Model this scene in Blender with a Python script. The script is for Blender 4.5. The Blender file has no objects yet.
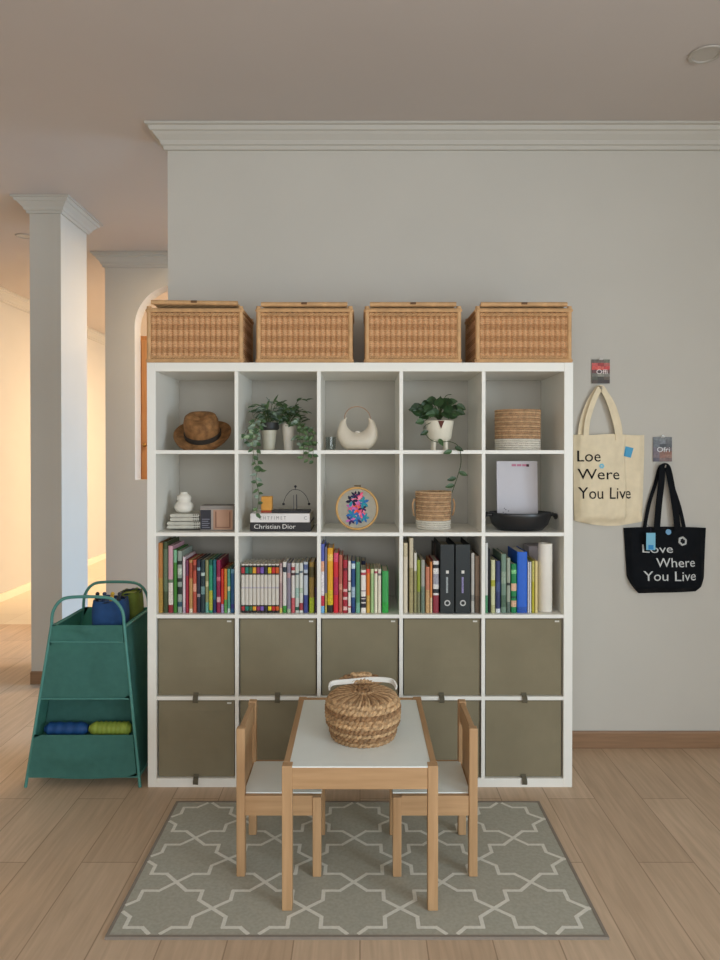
import bpy, bmesh, math, random
from mathutils import Vector, Matrix, noise
random.seed(7)
PI = math.pi
S = bpy.context.scene
C = S.collection

# ------------------------------------------------------------------ camera numbers (metres; x right, y into the room, z up)
F, H, PITCH, SHIFT = 700.0, 1.434, math.radians(0.5), 20.9
def ray(px, py):
    u, v = (px - 360) / F, (480 - SHIFT - py) / F
    return u, math.cos(PITCH) + v * math.sin(PITCH), -math.sin(PITCH) + v * math.cos(PITCH)
def PX(px, D, py=453): r = ray(px, py); return r[0] * D / r[1]
def DF(py): r = ray(360, py); return H * r[1] / -r[2]
def DR(py): return DF(py) * (H - .0095) / H     # a point standing on the rug
def PZ(py, D): r = ray(360, py); return H + r[2] * D / r[1]

# ------------------------------------------------------------------ materials
def lin(h):
    h = h.lstrip('#'); c = [int(h[i:i+2], 16) / 255 for i in (0, 2, 4)]
    return tuple((x / 12.92 if x <= .04045 else ((x + .055) / 1.055) ** 2.4) for x in c) + (1,)
_m = {}
def M(hexc, rough=.6, noise_amt=0.0, scale=20, bump=0.0, bscale=60, stretch=(1, 1, 1), name=None, spec=.4, metal=0, sheen=0, trans=0, second=None):
    key = (hexc, rough, noise_amt, scale, bump, bscale, stretch, spec, metal, trans, second)
    if key in _m: return _m[key]
    m = bpy.data.materials.new(name or 'paint_' + hexc.strip('#')); m.use_nodes = True
    nt = m.node_tree; b = nt.nodes['Principled BSDF']
    b.inputs['Base Color'].default_value = lin(hexc); b.inputs['Roughness'].default_value = rough
    b.inputs['Specular IOR Level'].default_value = spec; b.inputs['Metallic'].default_value = metal
    if trans: b.inputs['Transmission Weight'].default_value = trans
    tc = nt.nodes.new('ShaderNodeTexCoord'); mp = nt.nodes.new('ShaderNodeMapping')
    mp.inputs['Scale'].default_value = stretch
    nt.links.new(tc.outputs['Object'], mp.inputs[0])
    n = nt.nodes.new('ShaderNodeTexNoise'); n.inputs['Scale'].default_value = scale; n.inputs['Detail'].default_value = 5
    nt.links.new(mp.outputs[0], n.inputs['Vector'])
    r = nt.nodes.new('ShaderNodeValToRGB'); c = lin(hexc)
    a = noise_amt if noise_amt else .02
    if second:
        r.color_ramp.elements[0].color = lin(second); r.color_ramp.elements[1].color = c
    else:
        r.color_ramp.elements[0].color = tuple(x * (1 - a) for x in c[:3]) + (1,)
        r.color_ramp.elements[1].color = tuple(min(1, x * (1 + a)) for x in c[:3]) + (1,)
    r.color_ramp.elements[0].position = .3; r.color_ramp.elements[1].position = .7
    nt.links.new(n.outputs['Fac'], r.inputs[0]); nt.links.new(r.outputs[0], b.inputs['Base Color'])
    if bump:
        n2 = nt.nodes.new('ShaderNodeTexNoise'); n2.inputs['Scale'].default_value = bscale; n2.inputs['Detail'].default_value = 3
        nt.links.new(mp.outputs[0], n2.inputs['Vector'])
        bp = nt.nodes.new('ShaderNodeBump'); bp.inputs['Strength'].default_value = bump; bp.inputs['Distance'].default_value = .002
        nt.links.new(n2.outputs['Fac'], bp.inputs['Height']); nt.links.new(bp.outputs[0], b.inputs['Normal'])
    _m[key] = m; return m
def wood(hexc, dark, axis='z', rough=.5):
    st = {'x': (1.2, 18, 18), 'y': (18, 1.2, 18), 'z': (18, 18, 1.2)}[axis]
    return M(hexc, rough, 0, 3.2, .15, 30, st, second=dark, name='birch_wood_' + axis)

def floor_mat(name, c1, c2, mortar, bw, rh, grain=True, rough=.45):
    m = bpy.data.materials.new(name); m.use_nodes = True; nt = m.node_tree; b = nt.nodes['Principled BSDF']
    tc = nt.nodes.new('ShaderNodeTexCoord'); mp = nt.nodes.new('ShaderNodeMapping'); mp.inputs['Rotation'].default_value = (0, 0, PI / 2)
    nt.links.new(tc.outputs['Object'], mp.inputs[0])
    br = nt.nodes.new('ShaderNodeTexBrick'); br.offset = .37; br.offset_frequency = 2; br.squash = 1
    br.inputs['Color1'].default_value = lin(c1); br.inputs['Color2'].default_value = lin(c2); br.inputs['Mortar'].default_value = lin(mortar)
    br.inputs['Scale'].default_value = 1; br.inputs['Mortar Size'].default_value = .0022; br.inputs['Mortar Smooth'].default_value = .3
    br.inputs['Brick Width'].default_value = bw; br.inputs['Row Height'].default_value = rh; br.inputs['Bias'].default_value = 0
    nt.links.new(mp.outputs[0], br.inputs['Vector'])
    out = br.outputs['Color']
    if grain:
        m2 = nt.nodes.new('ShaderNodeMapping'); m2.inputs['Scale'].default_value = (22, 1.6, 1); nt.links.new(tc.outputs['Object'], m2.inputs[0])
        n = nt.nodes.new('ShaderNodeTexNoise'); n.inputs['Scale'].default_value = 2.2; n.inputs['Detail'].default_value = 7; n.inputs['Distortion'].default_value = .6
        nt.links.new(m2.outputs[0], n.inputs['Vector'])
        r = nt.nodes.new('ShaderNodeValToRGB'); r.color_ramp.elements[0].position = .3; r.color_ramp.elements[1].position = .7
        r.color_ramp.elements[0].color = (.80, .79, .77, 1); r.color_ramp.elements[1].color = (1, 1, 1, 1)
        nt.links.new(n.outputs['Fac'], r.inputs[0])
        mx = nt.nodes.new('ShaderNodeMix'); mx.data_type = 'RGBA'; mx.blend_type = 'MULTIPLY'; mx.inputs['Factor'].default_value = 1
        nt.links.new(out, mx.inputs['A']); nt.links.new(r.outputs[0], mx.inputs['B']); out = mx.outputs['Result']
    nt.links.new(out, b.inputs['Base Color']); b.inputs['Roughness'].default_value = rough; b.inputs['Specular IOR Level'].default_value = .35
    return m
def emit(name, col, s):
    m = bpy.data.materials.new(name); m.use_nodes = True; b = m.node_tree.nodes['Principled BSDF']
    b.inputs['Base Color'].default_value = (1, 1, 1, 1); b.inputs['Emission Color'].default_value = col; b.inputs['Emission Strength'].default_value = s
    return m

WALL = M('#c3bfb5', .75, .015, 3, .05, 120, name='white_wall_paint')
CEIL = M('#c2b9b2', .8, .015, 2, name='ceiling_paint')
MOULD = M('#bdb9af', .6, .01, 4, name='moulding_plaster')
SHELF = M('#ebe9e0', .38, .01, 8, name='white_foil')
FLOOR = floor_mat('oak_planks', '#d6bb9e', '#c9ad90', '#a88e74', 1.22, .195)
HALLFLOOR = floor_mat('pale_tiles', '#d8cdb8', '#d2c6b0', '#b3a690', .6, .6, grain=False, rough=.35)
BASE = M('#8f6f52', .5, .12, 5, .1, 30, (1, 18, 18), name='oak_skirting')
PALEBASE = M('#e8dcc4', .5, .02, 4, name='pale_skirting')
BIRCH = {a: wood('#bf9970', '#ad8860', a) for a in 'xyz'}

# ------------------------------------------------------------------ objects
ORG = {}
def thing(name, label, cat, loc=(0, 0, 0), rz=0, group=None):
    o = bpy.data.objects.new(name, None); C.objects.link(o); o.empty_display_size = .05
    o.location = loc; o.rotation_euler = (0, 0, rz)
    tag(o, label, cat, group); ORG[o.name] = Vector(loc); return o
def tag(o, label, cat, group=None):
    o['label'] = label; o['category'] = cat
    if group: o['group'] = group
def obj(name, bm, mats, parent=None, smooth=False, bevel=0, label=None, local=False, loc=None, seg=2):
    me = bpy.data.meshes.new(name)
    off = Vector((0, 0, 0))
    if parent is not None and not local: off = ORG[parent.name]
    if parent is None and loc is not None and not local: off = Vector(loc)
    if off.length: bmesh.ops.translate(bm, verts=bm.verts, vec=-off)
    bmesh.ops.recalc_face_normals(bm, faces=bm.faces)
    if smooth:
        for f in bm.faces: f.smooth = True
    bm.to_mesh(me); bm.free()
    for m in (mats if isinstance(mats, (list, tuple)) else [mats]): me.materials.append(m)
    o = bpy.data.objects.new(name, me); C.objects.link(o)
    if smooth:
        try: me.set_sharp_from_angle(angle=math.radians(48))
        except Exception: pass
    if bevel:
        md = o.modifiers.new('bevel', 'BEVEL'); md.width = bevel; md.segments = seg; md.limit_method = 'ANGLE'; md.angle_limit = math.radians(40)
    if parent is not None:
        o.parent = parent; ORG[o.name] = off
    elif loc is not None:
        o.location = loc; ORG[o.name] = Vector(loc)
    else: ORG[o.name] = Vector((0, 0, 0))
    if label: o['label'] = label
    return o
def struct(name, bm, mats, **k):
    o = obj(name, bm, mats, **k); o['kind'] = 'structure'; return o
def copy_tree(o, parent=None):
    c = o.copy(); C.objects.link(c)
    if parent is not None:
        c.parent = parent; c.matrix_parent_inverse = o.matrix_parent_inverse.copy()
    for ch in [x for x in KIDS.get(o.name, [])]: copy_tree(ch, c)
    return c
KIDS = {}
def note_kids(root):
    for o in list(C.objects):
        if o.parent is not None: KIDS.setdefault(o.parent.name, [])
    for o in list(C.objects):
        if o.parent is not None and o not in KIDS[o.parent.name]: KIDS[o.parent.name].append(o)

# ------------------------------------------------------------------ shapes
def B(): return bmesh.new()
def box(bm, x0, x1, y0, y1, z0, z1, mi=0, M4=None):
    ps = [(x0, y0, z0), (x1, y0, z0), (x1, y1, z0), (x0, y1, z0), (x0, y0, z1), (x1, y0, z1), (x1, y1, z1), (x0, y1, z1)]
    vs = [bm.verts.new(M4 @ Vector(p) if M4 else p) for p in ps]
    for f in ((3, 2, 1, 0), (4, 5, 6, 7), (0, 1, 5, 4), (1, 2, 6, 5), (2, 3, 7, 6), (3, 0, 4, 7)):
        bm.faces.new([vs[i] for i in f]).material_index = mi
    return bm
def prism(bm, pts, y0, y1, mi=0):          # pts (x,z) outline extruded along y
    a = [bm.verts.new((x, y0, z)) for x, z in pts]; b = [bm.verts.new((x, y1, z)) for x, z in pts]; n = len(pts)
    bm.faces.new(a).material_index = mi; bm.faces.new(b[::-1]).material_index = mi
    for i in range(n): bm.faces.new([a[i], a[(i + 1) % n], b[(i + 1) % n], b[i]]).material_index = mi
    return bm
def tube(bm, pts, r, n=8, closed=False, mi=0, flat=None, caps=True):
    pts = [Vector(p) for p in pts]; N = len(pts); rings = []
    rr = r if isinstance(r, (list, tuple)) else [r] * N
    up = None
    for i in range(N):
        a = pts[(i - 1) % N] if (closed or i > 0) else pts[i]; b = pts[(i + 1) % N] if (closed or i < N - 1) else pts[i]
        t = (b - a).normalized()
        if up is None: up = Vector((0, 0, 1)) if abs(t.z) < .9 else Vector((1, 0, 0))
        s = t.cross(up)
        if s.length < 1e-5: s = t.cross(Vector((0, 1, 0)))
        s.normalize(); up = s.cross(t).normalized()
        rings.append([bm.verts.new(pts[i] + (s * math.cos(2 * PI * k / n) + up * math.sin(2 * PI * k / n)) * rr[i]) for k in range(n)])
    for i in range(N if closed else N - 1):
        p, q = rings[i], rings[(i + 1) % N]
        for k in range(n): bm.faces.new([p[k], p[(k + 1) % n], q[(k + 1) % n], q[k]]).material_index = mi
    if not closed and caps:
        bm.faces.new(rings[0]).material_index = mi; bm.faces.new(rings[-1][::-1]).material_index = mi
    return bm
def lathe(bm, prof, c=(0, 0, 0), n=32, mi=0, sx=1, sy=1):
    c = Vector(c); rings = []
    for r, z in prof:
        if r < 1e-5: rings.append([bm.verts.new(c + Vector((0, 0, z)))])
        else: rings.append([bm.verts.new(c + Vector((r * sx * math.cos(2 * PI * k / n), r * sy * math.sin(2 * PI * k / n), z))) for k in range(n)])
    for p, q in zip(rings, rings[1:]):
        for k in range(n):
            k2 = (k + 1) % n
            if len(p) == 1 and len(q) == 1: break
            if len(p) == 1: f = [p[0], q[k2], q[k]]
            elif len(q) == 1: f = [p[k], p[k2], q[0]]
            else: f = [p[k], p[k2], q[k2], q[k]]
            bm.faces.new(f).material_index = mi
    return bm
def ball(bm, c, r, n=12, sz=1, mi=0):
    return lathe(bm, [(r * math.sin(PI * i / 8), -r * sz * math.cos(PI * i / 8)) for i in range(9)], c, n, mi)
def bez(pts, n=12):
    pts = [Vector(p) for p in pts]; out = []
    P = [pts[0]] + pts + [pts[-1]]
    for i in range(1, len(P) - 2):
        p0, p1, p2, p3 = P[i - 1], P[i], P[i + 1], P[i + 2]
        for k in range(n):
            t = k / n
            out.append(.5 * ((2 * p1) + (p2 - p0) * t + (2 * p0 - 5 * p1 + 4 * p2 - p3) * t * t + (3 * p1 - p0 - 3 * p2 + p3) * t ** 3))
    out.append(pts[-1]); return out
def ribbon(bm, pts, w, th, side, mi=0):     # flat strap: width along vector side
    pts = [Vector(p) for p in pts]; side = Vector(side).normalized(); rings = []
    for i, p in enumerate(pts):
        t = (pts[min(i + 1, len(pts) - 1)] - pts[max(i - 1, 0)]).normalized()
        s = (side - t * side.dot(t)).normalized(); nrm = t.cross(s)
        ww = w[i] if isinstance(w, (list, tuple)) else w
        rings.append([bm.verts.new(p + s * a * ww / 2 + nrm * b * th / 2) for a, b in ((-1, -1), (1, -1), (1, 1), (-1, 1))])
    for p, q in zip(rings, rings[1:]):
        for k in range(4): bm.faces.new([p[k], p[(k + 1) % 4], q[(k + 1) % 4], q[k]]).material_index = mi
    bm.faces.new(rings[0]).material_index = mi; bm.faces.new(rings[-1][::-1]).material_index = mi
    return bm
def loop_rect(x0, x1, y0, y1, r, step):     # rounded rectangle path with normals
    segs = []
    cs = [(x1 - r, y0 + r, -PI / 2), (x1 - r, y1 - r, 0), (x0 + r, y1 - r, PI / 2), (x0 + r, y0 + r, PI)]
    out = []
    for i, (cx, cy, a0) in enumerate(cs):
        for k in range(4):
            a = a0 + PI / 2 * k / 3; out.append((Vector((cx + r * math.cos(a), cy + r * math.sin(a), 0)), Vector((math.cos(a), math.sin(a), 0))))
        nx = cs[(i + 1) % 4]; a = a0 + PI / 2; p = out[-1][0]; q = Vector((nx[0] + r * math.cos(nx[2]), nx[1] + r * math.sin(nx[2]), 0))
        n = max(1, int(round((q - p).length / step)))
        for k in range(1, n): out.append((p.lerp(q, k / n), out[-1][1]))
    return out
def weave_rect(bm, x0, x1, y0, y1, z0, z1, rows, amp, sr, spacing):
    step = spacing / 4; lp = loop_rect(x0, x1, y0, y1, .012, step); n = len(lp)
    s = 0; ss = []
    for i in range(n): ss.append(s); s += (lp[(i + 1) % n][0] - lp[i][0]).length
    cnt = round(s / (2 * spacing)) * 2
    for k in range(rows):
        z = z0 + (k + .5) * (z1 - z0) / rows
        ph = 0
        tube(bm, [lp[i][0] + lp[i][1] * amp * math.sin(PI * cnt * ss[i] / s + ph) + Vector((0, 0, z)) for i in range(n)], sr, 4, True, mi=(k * 7 // 3) % 2)
    return lp, ss, s, cnt
def twist(bm, c, R, z, sr, pitch, mi=0, sy=1, seg=6, ph=0, rad=.6):   # two strands twisted around a ring
    n = max(8, int(round(2 * PI * R / pitch))); N = n * seg; c = Vector(c)
    for s in (0, PI):
        pts = []
        for i in range(N):
            a = 2 * PI * i / N; t = 2 * PI * i / seg / 2 * 2 + s + ph
            rr = R + sr * rad * math.cos(t); pts.append(c + Vector((rr * math.cos(a), sy * rr * math.sin(a), z + sr * rad * math.sin(t))))
        tube(bm, pts, sr, 5, True, mi)
    return bm
def leaf(bm, base, d, nrm, L, W, curl=.25, mi=0, heart=.3):
    d = Vector(d).normalized(); nrm = Vector(nrm); s = d.cross(nrm)
    if s.length < 1e-3: s = d.cross(Vector((1, .3, .2)))
    s.normalize(); u = s.cross(d).normalized(); base = Vector(base); rows = []
    for i, (t, w) in enumerate(((0, .12), (.15, .72), (.4, 1), (.7, .72), (.9, .3), (1, .03))):
        p = base + d * L * t - u * curl * L * t * t
        rows.append([bm.verts.new(p - s * w * W / 2 + u * .12 * W), bm.verts.new(p), bm.verts.new(p + s * w * W / 2 + u * .12 * W)])
    for a, b in zip(rows, rows[1:]):
        for k in (0, 1): bm.faces.new([a[k], a[k + 1], b[k + 1], b[k]]).material_index = mi
def text_bm(body, x0, x1, ztop_cap, zbase, y, cap=True, surf=None, off=.0012):
    cu = bpy.data.curves.new('t', 'FONT'); cu.body = body; cu.size = 1; cu.extrude = 0; cu.resolution_u = 3
    o = bpy.data.objects.new('t', cu); C.objects.link(o)
    bpy.context.view_layer.update()
    me = bpy.data.meshes.new_from_object(o.evaluated_get(bpy.context.evaluated_depsgraph_get()))
    C.objects.unlink(o); bpy.data.objects.remove(o)
    bm = B(); bm.from_mesh(me); bpy.data.meshes.remove(me)
    xs = [v.co.x for v in bm.verts]; a, b = min(xs), max(xs); caph = .70
    sx = (x1 - x0) / (b - a); sz = (ztop_cap - zbase) / caph
    for v in bm.verts:
        X_, Z_ = x0 + (v.co.x - a) * sx, zbase + v.co.y * sz
        yy = (surf(X_, Z_) if surf else y) - off
        v.co = (X_, yy, Z_)
    return bm

# ------------------------------------------------------------------ room shell
CZ = 3.0; YW = 3.395; XL = -3.46; XR = 2.9; YF = -2.3
LE = -.93                                    # left end of the wall behind the shelf
struct('floor', box(B(), XL - .1, XR + .1, YF - .1, 5.85, -.12, 0), FLOOR)
struct('floor_hall', box(B(), XL - .1, XR + .1, 5.85, 10.6, -.12, -.0), HALLFLOOR)
struct('ceiling', box(B(), XL - .1, XR + .1, YF - .1, 10.6, CZ, CZ + .12), CEIL)
struct('wall_back', box(B(), LE, XR, YW, YW + .16, 0, CZ), WALL)
struct('wall_left', box(B(), XL - .1, XL, YF - .1, 10.6, 0, CZ), WALL)
struct('wall_far', box(B(), XL, XR, 10.5, 10.6, 0, CZ), WALL)
# right wall with a tall window opening; hall opening added for its light
wy0, wy1, wz0, wz1 = -2.2, .4, .25, 2.38
b = B(); box(b, XR, XR + .1, YF - .1, wy0, 0, CZ); box(b, XR, XR + .1, wy1, 3.75, 0, CZ); box(b, XR, XR + .1, 5.35, 6.6, 0, CZ); box(b, XR, XR + .1, 3.75, 5.35, 2.3, CZ); box(b, XR, XR + .1, 3.75, 5.35, 0, .1); box(b, XR, XR + .1, 9.6, 10.6, 0, CZ); box(b, XR, XR + .1, 6.6, 9.6, 0, .2); box(b, XR, XR + .1, 6.6, 9.6, 2.4, CZ); box(b, XR, XR + .1, wy0, wy1, 0, wz0); box(b, XR, XR + .1, wy0, wy1, wz1, CZ)
struct('wall_right', b, WALL)
b = B()
for y in (wy0, (wy0 + wy1) / 2 - .03, wy1 - .06): box(b, XR + .02, XR + .08, y, y + .06, wz0, wz1)
for z in (wz0, wz1 - .06): box(b, XR + .021, XR + .079, wy0 + .06, wy1 - .06, z, z + .06)
struct('window_1', b, MOULD)
fx0, fx1, fz0, fz1 = -2.2, 2.4, .7, 2.5
b = B(); box(b, XL, fx0, YF - .1, YF, 0, CZ); box(b, fx1, XR, YF - .1, YF, 0, CZ); box(b, fx0, fx1, YF - .1, YF, 0, fz0); box(b, fx0, fx1, YF - .1, YF, fz1, CZ)
struct('wall_front', b, WALL)
b = B()
for i in range(4): x = fx0 + (fx1 - fx0 - .06) * i / 3; box(b, x, x + .06, YF - .08, YF - .02, fz0, fz1)
for z in (fz0, fz1 - .06): box(b, fx0 + .06, fx1 - .06, YF - .079, YF - .021, z, z + .06)
struct('window_2', b, MOULD)
# arch wall in the hall
AY = 5.53; AL = -2.01
hx0 = PX(135, AY); hr = .336; hc = hx0 + hr; hs = PZ(327, AY); hz = PZ(480, AY)
b = B(); box(b, AL, hx0, AY, AY + .15, 0, CZ); box(b, hx0, hx0 + 2 * hr, AY, AY + .15, 0, hz); box(b, hx0 + 2 * hr, XR, AY, AY + .15, 0, CZ)
pts = [(hx0, CZ), (hx0, hs)] + [(hc - hr * math.cos(PI * i / 24), hs + hr * math.sin(PI * i / 24)) for i in range(1, 24)] + [(hx0 + 2 * hr, hs), (hx0 + 2 * hr, CZ)]
prism(b, pts, AY, AY + .15)
struct('wall_arch', b, WALL)
# mouldings
PROF = [(0, -.105), (.012, -.105), (.016, -.088), (.024, -.084), (.03, -.066), (.05, -.045), (.056, -.036), (.066, -.032), (.072, -.014), (.085, -.012), (.085, 0), (0, 0)]
def sweep(bm, path, prof, zt, closed=False):     # path of (x,y); moulding grows to the left of travel
    n = len(path); rings = []
    for i in range(n):
        p = Vector(path[i])
        dn = (Vector(path[(i + 1) % n]) - p).normalized() if (closed or i < n - 1) else None
        dp = (p - Vector(path[(i - 1) % n])).normalized() if (closed or i > 0) else None
        if dn is None: dn = dp
        if dp is None: dp = dn
        nn, npv = Vector((-dn.y, dn.x)), Vector((-dp.y, dp.x)); m = (nn + npv).normalized(); k = 1 / max(.3, m.dot(nn))
        rings.append([bm.verts.new((p.x + m.x * k * d, p.y + m.y * k * d, zt + z)) for d, z in prof])
    for i in range(n if closed else n - 1):
        a, c = rings[i], rings[(i + 1) % n]
        for k in range(len(prof)): bm.faces.new([a[k], a[(k + 1) % len(prof)], c[(k + 1) % len(prof)], c[k]])
    if not closed: bm.faces.new(rings[0]); bm.faces.new(rings[-1][::-1])
    return bm
E = .001
struct('trim_1', sweep(B(), [(XR, YW - E), (LE - E, YW - E), (LE - E, YW + .16)][::-1] if False else [(XR - E, YW - E), (LE - E, YW - E), (LE - E, YW + .16)][::-1], [(-d, z) for d, z in PROF][::-1], CZ - E), MOULD)
struct('trim_2', sweep(B(), [(XR - E, AY - E), (AL - E, AY - E), (AL - E, AY + .15)][::-1], [(-d, z) for d, z in PROF][::-1], CZ - E), MOULD)
struct('trim_3', sweep(B(), [(XL + E, YF + E), (XL + E, 10.49)], [(-d, z) for d, z in PROF][::-1], CZ - E), MOULD)
# pier
PYF = 4.33; px0, px1, py1 = PX(28.7, PYF) , PX(60.5, PYF), 4.74
px0 = PX(30.5, PYF); px1 = PX(61.5, PYF)
struct('wall_pier', box(B(), px0, px1, PYF, py1, 0, CZ), WALL)
PP = [(d * .95, z * .85) for d, z in PROF]
struct('trim_4', sweep(B(), [(px0 - E, PYF - E), (px0 - E, py1 + E), (px1 + E, py1 + E), (px1 + E, PYF - E)], PP, CZ - E, closed=True), MOULD)
def skirt(bm, path, h, t, closed=False): return sweep(bm, path, [(0, 0), (t, 0), (t, h - .008), (t - .004, h), (0, h)], E, closed)
struct('baseboard_pier', skirt(B(), [(px0 - E, PYF - E), (px0 - E, py1 + E), (px1 + E, py1 + E), (px1 + E, PYF - E)], .08, .004, True), BASE)
struct('baseboard_back', skirt(B(), [(XR - E, YW - E), (LE - E, YW - E), (LE - E, YW + .16)], .082, .013), BASE)
struct('baseboard_arch', skirt(B(), [(XR - E, AY - E), (AL - E, AY - E), (AL - E, AY + .15)], .082, .013), BASE)
struct('baseboard_left', sweep(B(), [(XL + E, YF + E), (XL + E, 10.49)], [(0, 0), (-.013, 0), (-.013, .08), (0, .08)], E), PALEBASE)

# tall wooden cabinet seen through the arch
t = thing('wardrobe', 'tall orange-brown wooden wardrobe standing behind the arched opening in the hall wall', 'wardrobe', (-1.2, 6.2, 0))
OW = M('#c48a58', .45, .12, 4, .1, 30, (18, 18, 1.2)); wx = PX(139, 5.95); wz = PZ(336, 5.95)
obj('body', box(B(), wx, wx + 1.1, 5.95, 6.45, 0, wz), OW, t, bevel=.004)
for k in range(2):
    d = obj('door', box(B(), wx + .03 + k * .53, wx + .54 + k * .53, 5.928, 5.948, .08, wz - .04), M('#d09a68', .45, .1, 4, 0, 30, (18, 18, 1.2)), t, bevel=.004)
    kx = wx + .06 + k * .53
    obj('knob', ball(B(), (kx, 5.91, PZ(445, 5.92)), .02), M('#b08a50', .3, metal=.8), d, smooth=True)
o = obj('door_catch', box(box(B(), AL - .006, AL - .001, AY + .05, AY + .08, PZ(509, AY), PZ(501, AY)), AL - .012, AL - .006, AY + .058, AY + .072, PZ(508, AY), PZ(502, AY)), M('#2a2622', .4, metal=.6), loc=(AL - .001, AY + .05, PZ(505, AY)))
tag(o, 'tiny dark metal door catch on the edge of the arch wall', 'door catch')
# ceiling spots
def spot(x, y, r, label):
    t = thing('ceiling_spotlight', label, 'ceiling light', (x, y, CZ - .001), group='recessed ceiling spotlights')
    obj('ring', lathe(B(), [(r * .72, -.001), (r * .76, -.006), (r * .95, -.006), (r, -.001)], (x, y, CZ - .001), 32), M('#b0a99f', .4), t, smooth=True)
    obj('diffuser', lathe(B(), [(0, -.002), (r * .72, -.002), (r * .72, -.001), (0, -.001)], (x, y, CZ - .001), 32), M('#b3aca2', .3), t)
spot(PX(704, 2.76), PZ(0, 1) * 0 + 2.76, .065, 'white round recessed spotlight in the ceiling above the tote bags, unlit')
spot(-2.42, 5.06, .06, 'small recessed ceiling spotlight beside the top of the square pier')

# ------------------------------------------------------------------ cube shelf
SY0, SY1 = 2.99, 3.375; SX0, SX1 = -.91, .91
t = thing('cube_shelf', 'large white five by five cube shelving unit against the wall', 'shelf', (0, 3.18, 0))
TH, TI, CELL = .038, .016, .336
b = B(); box(b, SX0, SX0 + TH, SY0, SY1, 0, 1.82); obj('side_panel', b, SHELF, t, bevel=.0015)
b = B(); box(b, SX1 - TH, SX1, SY0, SY1, 0, 1.82); obj('side_panel', b, SHELF, t, bevel=.0015)
b = B(); box(b, SX0 + TH, SX1 - TH, SY0, SY1, 1.82 - TH, 1.82); obj('top_panel', b, SHELF, t, bevel=.0015)
b = B(); box(b, SX0 + TH, SX1 - TH, SY0, SY1, 0, TH); obj('bottom_panel', b, SHELF, t, bevel=.0015)
CX = [SX0 + TH + i * (CELL + TI) for i in range(5)]         # left inner edge of columns
CZS = [TH + i * (CELL + TI) for i in range(5)]              # floor of rows, bottom row first
for i in range(1, 5):
    z = CZS[i] - TI; obj('shelf_board', box(B(), SX0 + TH, SX1 - TH, SY0 + .001, SY1, z, z + TI), SHELF, t, bevel=.001)
for i in range(1, 5):
    for r in range(5): obj('divider', box(B(), CX[i] - TI, CX[i], SY0 + .001, SY1, CZS[r], CZS[r] + CELL), SHELF, t, bevel=.001)
ROW1, ROW2, ROW3 = CZS[4], CZS[3], CZS[2]

# fabric boxes
FAB = M('#857c65', .9, .06, 6, .35, 500, name='taupe_fabric', spec=.1); FABD = M('#6c634f', .9, .05, 10, .2, 400)
def fabric_box(col, row, label, sag=0):
    x0, x1 = CX[col] + .005, CX[col] + CELL - .005; z0, z1 = CZS[row] + .002, CZS[row] + CELL - .006
    y0, y1 = SY0 + .010, SY1 - .02
    t = thing('storage_box', label, 'storage box', ((x0 + x1) / 2, (y0 + y1) / 2, z0), group='taupe fabric storage boxes')
    b = B(); N = 8; g = []
    for j in range(N + 1):
        g.append([])
        for i in range(N + 1):
            u, v = i / N, j / N; w = math.sin(PI * u) * math.sin(PI * v)
            n_ = noise.noise(Vector((u * 2.5 + col * 9, v * 2.5 + row * 7, sag))) * (.004 + sag * .006)
            g[-1].append(b.verts.new((x0 + (x1 - x0) * u, y0 + .004 - .004 * w + n_ * min(1, w * 3), z0 + (z1 - z0) * v)))
    for j in range(N):
        for i in range(N): b.faces.new([g[j][i], g[j][i + 1], g[j + 1][i + 1], g[j + 1][i]])
    bk = [b.verts.new((x, y1, z)) for x, z in ((x0, z0), (x1, z0), (x1, z1), (x0, z1))]
    b.faces.new([g[0][i] for i in range(N, -1, -1)] + [bk[0], bk[1]])
    b.faces.new([g[j][N] for j in range(N, -1, -1)] + [bk[1], bk[2]])
    b.faces.new([g[j][0] for j in range(N + 1)] + [bk[3], bk[0]])
    b.faces.new(bk[::-1])
    obj('body', b, FAB, t, smooth=False)
    b = B()                                   # stitched rim round the open top
    for args in ((x0, x1, y0 + .003, y0 + .009), (x0, x1, y1 - .006, y1), ): box(b, *args, z1 - .002, z1 + .002)
    for args in ((x0, x0 + .006, y0 + .01, y1 - .007), (x1 - .006, x1, y0 + .01, y1 - .007)): box(b, *args, z1 - .002, z1 + .002)
    obj('rim', b, FABD, t)
    b = B(); xc = (x0 + x1) / 2 + random.uniform(-.003, .003)
    ribbon(b, bez([(xc, y0 + .002, z0 + .012), (xc, y0 - .004, z0 + .002), (xc + .001, SY0 - .006, z0 - .008), (xc + .001, SY0 - .008, z0 - .021), (xc, SY0 - .004, z0 - .026)], 4), .022, .002, (1, 0, 0))
    obj('pull_tab', b, M('#5e5848', .9, .05, 30), t)
    if row == 1 or col < 1:
        b = B(); box(b, x1 - .03, x1 - .012, y0 - .0015, y0 + .003, z1 - .012, z1 - .006); obj('care_tag', b, M('#d9d6cc', .7), t)
cn = ['first', 'second', 'third', 'fourth', 'fifth']
for row, rn in ((1, 'upper'), (0, 'lower')):
    for col in range(5):
        x = ['leftmost column', 'second column from the left', 'middle column', 'second column from the right', 'rightmost column'][col]
        fabric_box(col, row, 'taupe fabric storage box in the %s box row, %s' % (rn, x), sag=1 if (row == 0 and col == 0) else 0)

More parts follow.
